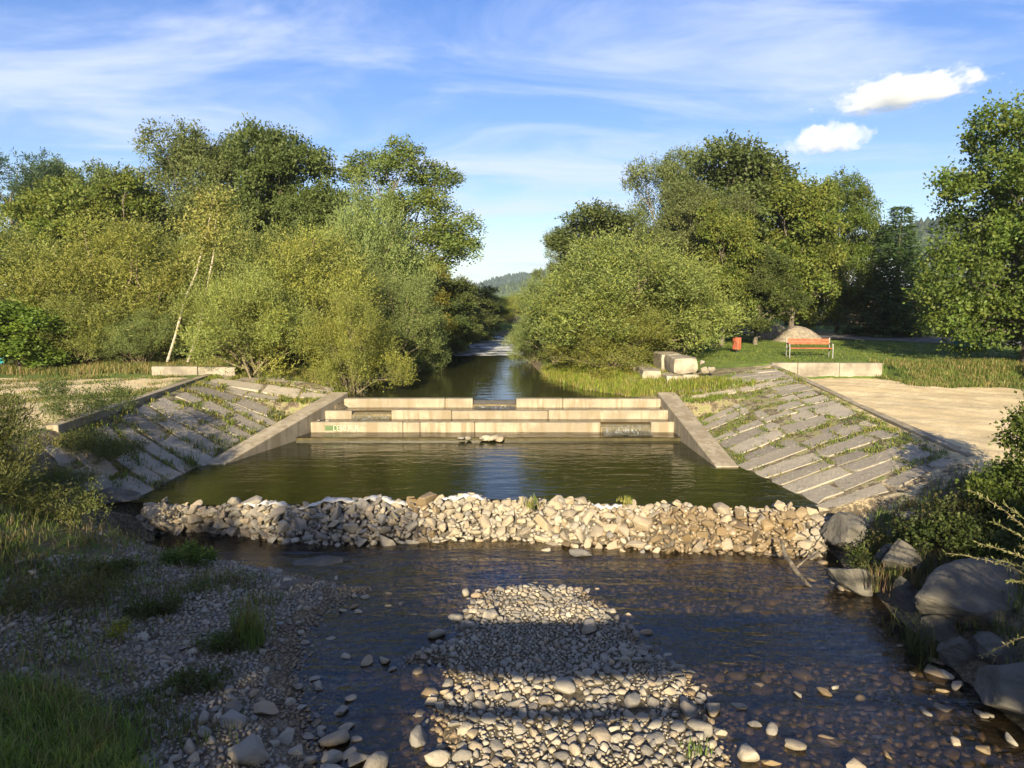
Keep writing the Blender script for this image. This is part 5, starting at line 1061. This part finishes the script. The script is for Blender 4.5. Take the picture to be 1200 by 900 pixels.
leafy_at(-9.6, 15.7, 'bank_shrub', 90, 545, 0.4, [((0, 0, 0.3), (0.7, 0.5, 0.35)), ((0.6, 0.3, 0.2), (0.5, 0.4, 0.3)), ((-0.5, 0.2, 0.35), (0.5, 0.4, 0.35))], 900, 9, 0.26, 0.06, 0.02, wp, 101, 'dim green shrub in the lower joints of the left embankment', 0.7, 'bush', 10, 6, 0.5)
leafy_at(-9.2, 14.1, 'bank_shrub', 90, 545, 0.4, [((0, 0, 0.22), (0.6, 0.5, 0.28)), ((-0.6, 0.2, 0.25), (0.5, 0.5, 0.3))], 700, 9, 0.24, 0.055, 0.02, wp, 102, 'low weedy shrub left of the brown boulder', 0.7, 'bush', 8, 6, 0.5)
leafy_at(-8.3, 12.6, 'bank_shrub', 90, 545, 0.4, [((0, 0, 0.25), (0.7, 0.6, 0.3)), ((0.6, -0.2, 0.15), (0.5, 0.5, 0.22)), ((-0.7, 0, 0.35), (0.6, 0.5, 0.4))], 800, 8, 0.24, 0.055, 0.024, wp, 103, 'tangled weeds in front of the sunlit willow shrub', 0.6, 'bush', 8, 6, 0.6)
leafy_at(-6.6, 9.6, 'bank_shrub', 90, 545, 0.4, [((0, 0, 0.15), (0.6, 0.5, 0.2)), ((0.5, 0.4, 0.12), (0.4, 0.4, 0.16)), ((-0.5, -0.3, 0.2), (0.5, 0.4, 0.22))], 600, 8, 0.2, 0.045, 0.02, wp + [(0.16, 0.13, 0.06)], 104, 'brownish weeds at the left edge of the gravel bank', 0.6, 'bush', 8, 6, 0.6)
def shoots(name, ends, base, seed, label, ll=0.055):
    rs = np.random.RandomState(seed); root = empty(name, base); b = np.array(base); S, Dv, tl = [], [], []
    for k, e in enumerate(ends):
        e = np.array(e) - b; n = 9; P = [np.array([rs.normal(0, .05), rs.normal(0, .05), 0]) * (1 - t) + e * t + np.array([0, 0, 0.22 * math.sin(math.pi * t) * np.linalg.norm(e) * 0.6]) for t in np.linspace(0, 1, n)]
        MB().tube(P, [0.009 * (1 - 0.8 * i / n) for i in range(n)], 5).build('shoot', MT['willow_bark'], root)
        for a, c in zip(P[2:-1], P[3:]): S.append(a); Dv.append(unit(c - a)); tl.append(np.linalg.norm(c - a))
    S, Dv, tl = np.array(S), np.array(Dv), np.array(tl); pal = np.array([(0.17, 0.18, 0.07), (0.2, 0.19, 0.08), (0.13, 0.15, 0.05)]); V, Fq, T = leaves_on_twigs(S, Dv, 22, tl, ll, 0.016, pal[rs.randint(0, 3, len(S))], rs, 0.75, 0.3, 0.004)
    obj('foliage', mesh_np('foliage', V, Fq, T), MT['leaf'], root); return tag(root, label, 'bush')
yq = 8.4
ends = [at_depth(a, b, d)[:] for a, b, d in ((1135, 573, 8.6), (1165, 612, 8.3), (1108, 648, 8.2), (1145, 636, 8.0), (1165, 655, 8.1), (1180, 680, 7.8), (1175, 590, 8.6), (1150, 770, 7.4), (1195, 640, 7.9))]
shoots('willow_shoots', ends, (7.3, 8.1, ground_z(7.3, 8.1)), 5, 'pale sunlit willow shoots reaching in from the right edge over the boulders')

# ------------------------------------------------------------------ lawn furniture, road, fence, house
road_c = [(60, 33), (36, 37), (27, 39.5), (20, 44), (14, 51), (6, 62), (-2, 75)]
V = []; 
for k, (x, y) in enumerate(road_c):
    a = Vector(road_c[max(0, k - 1)]); b = Vector(road_c[min(len(road_c) - 1, k + 1)]); d = (b - a).normalized(); n = Vector((-d.y, d.x)) * 2.7
    for j in (-1, -0.33, 0.33, 1): q = Vector((x, y)) + n * j; V.append((q.x, q.y, 0))
rc = []
pts4 = np.array(V).reshape(len(road_c), 4, 3); fine = []
for k in range(len(road_c) - 1):
    for t in np.linspace(0, 1, 8, endpoint=False): fine.append(pts4[k] * (1 - t) + pts4[k + 1] * t)
fine = np.array(fine); VV = fine.reshape(-1, 3); VV[:, 2] = height(VV[:, 0], VV[:, 1]) + 0.06
i = np.arange(len(VV)).reshape(-1, 4); Fq = np.stack([i[:-1, :-1].ravel(), i[:-1, 1:].ravel(), i[1:, 1:].ravel(), i[1:, :-1].ravel()], 1)
tag(obj('road', mesh_np('road', VV, Fq, None, True), MT['asphalt']), kind='structure')
def bench(x, y, rz, label):
    z = ground_z(x, y); o = empty('park_bench', (x, y, z), rz); tag(o, label, 'bench')
    for k, (yy, zz) in enumerate(((-0.20, 0.43), (-0.07, 0.43), (0.06, 0.43))): MB().box((-0.92, yy - 0.055, zz), (0.92, yy + 0.055, zz + 0.035)).build('seat_slat', MT['orange'], o, bevel=0.006)
    for zz in (0.60, 0.735): MB().box((-0.92, 0.17, zz), (0.92, 0.205, zz + 0.115)).build('back_slat', MT['orange'], o, bevel=0.006)
    for s in (-0.93, 0.93):
        m = MB(); m.tube([(s, -0.26, 0), (s, -0.25, 0.42), (s, -0.22, 0.64), (s, 0.18, 0.66)], 0.024, 6); m.tube([(s, 0.22, 0), (s, 0.16, 0.42), (s, 0.22, 0.88)], 0.028, 6); m.tube([(s, -0.25, 0.41), (s, 0.17, 0.41)], 0.022, 6); m.tube([(s, -0.32, 0.02), (s, 0.28, 0.02)], 0.022, 6)
        m.build('side_frame', MT['metal'], o, smooth=True)
    return o
p = pix(948, 419, 1.72); bench(p.x, p.y, R(-3), 'orange slatted park bench with grey metal frame on the lawn')
p = pix(863, 414, 1.72); lb_ = empty('litter_bin', (p.x, p.y, ground_z(p.x, p.y))); tag(lb_, 'orange red slatted litter bin on a short post on the lawn', 'litter bin')
MB().tube([(0, 0, -0.05), (0, 0, 0.3)], 0.035, 8).build('post', MT['darkmetal'], lb_); MB().tube([(0, 0, 0.18), (0, 0, 0.68)], 0.165, 14).build('liner', MT['darkmetal'], lb_, smooth=True)
for k in range(12):
    a = 6.283 * k / 12; MB().box((-0.04, -0.012, 0.16), (0.04, 0.012, 0.72), Matrix.Rotation(a, 4, 'Z') @ Matrix.Translation((0, -0.185, 0))).build('slat', MT['orange'], lb_, bevel=0.005)
p = pix(826, 408, 1.72); ex = empty('bike_rack', (p.x, p.y, ground_z(p.x, p.y))); tag(ex, 'grey tubular bike rack with rounded hoops at the lawn edge', 'bike rack')
for x_ in (-0.52, -0.12):
    MB().tube([(x_, 0, 0)] + [(x_ + 0.18 - 0.18 * math.cos(a), 0.02, 0.42 + 0.2 * math.sin(a)) for a in np.linspace(0, math.pi, 9)] + [(x_ + 0.36, 0, 0)], 0.022, 6).build('hoop', MT['metal'], ex, smooth=True)
MB().tube([(0.6, 0, 0), (0.6, 0, 0.62)], 0.028, 6).build('post', MT['metal'], ex); MB().tube([(-0.5, 0, 0.12), (0.6, 0, 0.12)], 0.02, 6).build('rail', MT['metal'], ex)
def heap(px, py, w_, h_, seed, label):
    p = pix(px, py, 1.85); r_ = np.random.RandomState(seed); n, k = 14, 26; V = [(0, 0, h_)]
    for i in range(1, n):
        q = i / (n - 1)
        for j in range(k): a = 6.283 * j / k; rr = q * w_ * (1 + 0.12 * math.sin(3 * a + seed) + r_.uniform(-.02, .02)); V.append((math.cos(a) * rr, math.sin(a) * rr * 0.9, h_ * (1 - q ** 2.1) + r_.uniform(-.015, .015) - 0.05 * q))
    f3 = [(0, 1 + j, 1 + (j + 1) % k) for j in range(k)]; f4 = [(1 + i * k + j, 1 + (i + 1) * k + j, 1 + (i + 1) * k + (j + 1) % k, 1 + i * k + (j + 1) % k) for i in range(n - 2) for j in range(k)]
    o = obj('gravel_heap', mesh_np('gravel_heap', V, [np.array(f3), np.array(f4)], None, True), MT['heap'], None, (p.x, p.y, ground_z(p.x, p.y))); tag(o, label, 'gravel heap')
heap(932, 399, 1.5, 0.9, 2, 'larger rounded heap of grey gravel behind the bench'); heap(908, 397, 1.2, 0.85, 5, 'smaller gravel heap against the dark shrub')
# teal container under the maple
p = pix(1146, 411, 1.75); tc_ = empty('waste_container', (p.x, p.y + 0.6, ground_z(p.x, p.y + 0.6))); tag(tc_, 'teal metal waste container half hidden under the big maple', 'container')
MB().hexa([(-0.55, -0.4, 0.12), (0.55, -0.4, 0.12), (0.55, 0.4, 0.12), (-0.55, 0.4, 0.12), (-0.66, -0.5, 0.95), (0.66, -0.5, 0.95), (0.66, 0.5, 0.95), (-0.66, 0.5, 0.95)]).build('body', MT['teal'], tc_, bevel=0.02)
MB().hexa([(-0.70, -0.54, 0.955), (0.70, -0.54, 0.955), (0.70, 0.54, 0.955), (-0.70, 0.54, 0.955), (-0.66, -0.42, 1.1), (0.66, -0.42, 1.1), (0.66, 0.42, 1.1), (-0.66, 0.42, 1.1)]).build('lid', MT['teal'], tc_, bevel=0.02)
for x_ in (-0.4, 0.4):
    for y_ in (-0.3, 0.3): MB().tube([(x_ - 0.03, y_, 0.075), (x_ + 0.03, y_, 0.075)], 0.07, 10).build('wheel', MT['darkmetal'], tc_)
p = pix(4, 428, 1.5); tp_ = MB().box((-0.12, -0.12, 0), (0.12, 0.12, 0.8)).box((-0.15, -0.15, 0.8), (0.15, 0.15, 0.86)).build('marker_post', MT['teal'], None, (p.x, p.y, ground_z(p.x, p.y)), bevel=0.01); tag(tp_, 'small teal post in the grass at the left picture edge', 'post')
# dark plank fence and house behind the road
fe = empty('plank_fence', (30, 57, ground_z(30, 57))); tag(fe, 'dark plank fence in shade beyond the road', 'fence')
pm = MB().box((-0.145, -0.02, -0.1), (0.145, 0.02, 2.0)).mesh('plank', bevel=0.01); pm.materials.append(MT['darkwood'])
for k in range(88): o = obj('plank', pm, None, fe, (-8 + 0.30 * k, 0.012 * (k % 2), 0.05 * math.sin(k * 1.7)))
for z_ in (0.4, 1.6): MB().box((-8.2, 0.035, z_), (18.4, 0.09, z_ + 0.1)).build('rail', MT['darkwood'], fe)
ho = empty('house', (34, 74, ground_z(34, 74)), R(8)); tag(ho, 'small house with a pale bluish roof behind the dark fence', 'house')
MB().prism([(-5, -4), (5, -4), (5, 4), (-5, 4)], -0.3, 3.0).build('wall', MT['plaster'], ho)
m = MB(); m.hexa([(-5.5, -4.6, 2.85), (5.5, -4.6, 2.85), (5.5, 0, 5.9), (-5.5, 0, 5.9), (-5.5, -4.6, 3.0), (5.5, -4.6, 3.0), (5.5, 0, 6.05), (-5.5, 0, 6.05)]); m.build('roof', MT['roof'], ho)
m = MB(); m.hexa([(-5.5, 0.0, 5.9), (5.5, 0.0, 5.9), (5.5, 4.6, 2.85), (-5.5, 4.6, 2.85), (-5.5, 0, 6.05), (5.5, 0, 6.05), (5.5, 4.6, 3.0), (-5.5, 4.6, 3.0)]); m.build('roof', MT['roof'], ho)
m = MB(); m.v = [(-5, -4, 3), (-5, 4, 3), (-5, 0, 5.8), (-4.8, -4, 3), (-4.8, 4, 3), (-4.8, 0, 5.8)]; m.f = [(0, 1, 2), (3, 5, 4), (0, 2, 5, 3), (1, 4, 5, 2), (0, 3, 4, 1)]; m.build('gable', MT['plaster'], ho)
for x_ in (-3, 0, 3):
    w_ = MB().box((x_ - 0.5, -4.04, 1.0), (x_ + 0.5, -4.005, 2.2)).build('window', MT['plaster'], ho); MB().box((x_ - 0.42, -4.06, 1.08), (x_ + 0.42, -4.045, 2.12)).build('pane', MT['gate'], w_)

# ------------------------------------------------------------------ two small cumulus clouds, far beyond the hills
def mat_cloud(seed, dens):
    m = bpy.data.materials.new('cloud_vapour'); m.use_nodes = True; N = m.node_tree.nodes; L = m.node_tree.links; N.clear(); out = N.new('ShaderNodeOutputMaterial'); pv = N.new('ShaderNodeVolumePrincipled'); L.new(pv.outputs[0], out.inputs['Volume'])
    tc = N.new('ShaderNodeTexCoord'); n = N.new('ShaderNodeTexNoise'); n.inputs['Scale'].default_value = 2.1; n.inputs['Detail'].default_value = 7; n.inputs['Roughness'].default_value = 0.6
    ad = N.new('ShaderNodeVectorMath'); ad.operation = 'ADD'; ad.inputs[1].default_value = (seed * 3.7, seed, 0); mp = N.new('ShaderNodeMapping'); mp.inputs['Scale'].default_value = (2.4, 1.4, 1.0); L.new(tc.outputs['Object'], mp.inputs[0]); L.new(mp.outputs[0], ad.inputs[0]); L.new(ad.outputs[0], n.inputs['Vector'])
    ln = N.new('ShaderNodeVectorMath'); ln.operation = 'LENGTH'; L.new(tc.outputs['Object'], ln.inputs[0])
    def mt(op, a, b):
        q = N.new('ShaderNodeMath'); q.operation = op
        for i, x in enumerate((a, b)):
            if isinstance(x, (int, float)): q.inputs[i].default_value = x
            else: L.new(x, q.inputs[i])
        return q.outputs[0]
    e = mt('ADD', mt('SUBTRACT', 0.56, ln.outputs['Value']), mt('MULTIPLY', mt('SUBTRACT', n.outputs['Fac'], 0.5), 1.75)); r = N.new('ShaderNodeMapRange'); r.inputs['From Min'].default_value = 0.0; r.inputs['From Max'].default_value = 0.16; r.inputs['To Max'].default_value = dens; L.new(e, r.inputs['Value']); L.new(r.outputs[0], pv.inputs['Density']); pv.inputs['Color'].default_value = (0.80, 0.82, 0.86, 1); pv.inputs['Anisotropy'].default_value = 0.0
    return m
def cloud(px, py, wpx, hpx, D, seed, label, tilt):
    c = at_depth(px, py, D); bm = bmesh.new(); bmesh.ops.create_icosphere(bm, subdivisions=3, radius=1.0)
    for v in bm.verts:
        if v.co.z < -0.45: v.co.z = -0.45
    me = bpy.data.meshes.new('cumulus_cloud'); bm.to_mesh(me); bm.free(); me.materials.append(mat_cloud(seed, 0.011)); o = obj('cumulus_cloud', me, None, None, c); k = D / 830 * 0.5 * 1.35; o.scale = (wpx * k, wpx * k * 0.5, hpx * k * 1.15); o.rotation_euler = (0, tilt, 0); tag(o, label, 'cloud')
cloud(972, 163, 112, 40, 3200, 1, 'lower smaller white cumulus cloud above the right hand trees', R(-4)); cloud(1066, 108, 205, 38, 3400, 2, 'upper long white cumulus cloud rising to the right', R(-9))

# ------------------------------------------------------------------ the autumn air over the valley
hz = bpy.data.materials.new('valley_haze'); hz.use_nodes = True; N = hz.node_tree.nodes; N.clear(); o_ = N.new('ShaderNodeOutputMaterial'); pv = N.new('ShaderNodeVolumePrincipled')
pv.inputs['Color'].default_value = (0.72, 0.82, 1.0, 1); pv.inputs['Density'].default_value = 0.00020; pv.inputs['Anisotropy'].default_value = 0.2; hz.node_tree.links.new(pv.outputs[0], o_.inputs['Volume'])
tag(MB().box((-4200, -600, -8), (4200, 5200, 160)).build('haze', hz), kind='stuff')

# ------------------------------------------------------------------ driftwood caught at the dam end
dw = empty('driftwood_branch', (*pix(930, 662, WL_LOW)[:2], WL_LOW)); tag(dw, 'dark driftwood branch lying in the water at the right end of the dam', 'branch'); d0 = Vector(dw.location)
def dwp(l, z0, z1): return [pix(a, b, z0 + (z1 - z0) * k / (len(l) - 1)) - d0 for k, (a, b) in enumerate(l)]
MB().tube(dwp([(952, 690), (935, 672), (920, 650), (915, 632)], WL_LOW - 0.03, -0.1), [0.02, 0.04, 0.045, 0.025], 7).build('limb', MT['bark'], dw, smooth=True)
MB().tube(dwp([(930, 668), (945, 655), (965, 640), (972, 610)], WL_LOW + 0.02, -0.05), [0.02, 0.016, 0.012, 0.006], 6).build('twig', MT['bark'], dw, smooth=True)
MB().tube(dwp([(925, 657), (905, 650), (893, 655)], WL_LOW + 0.12, WL_LOW - 0.02), [0.018, 0.012, 0.006], 6).build('twig', MT['bark'], dw, smooth=True)
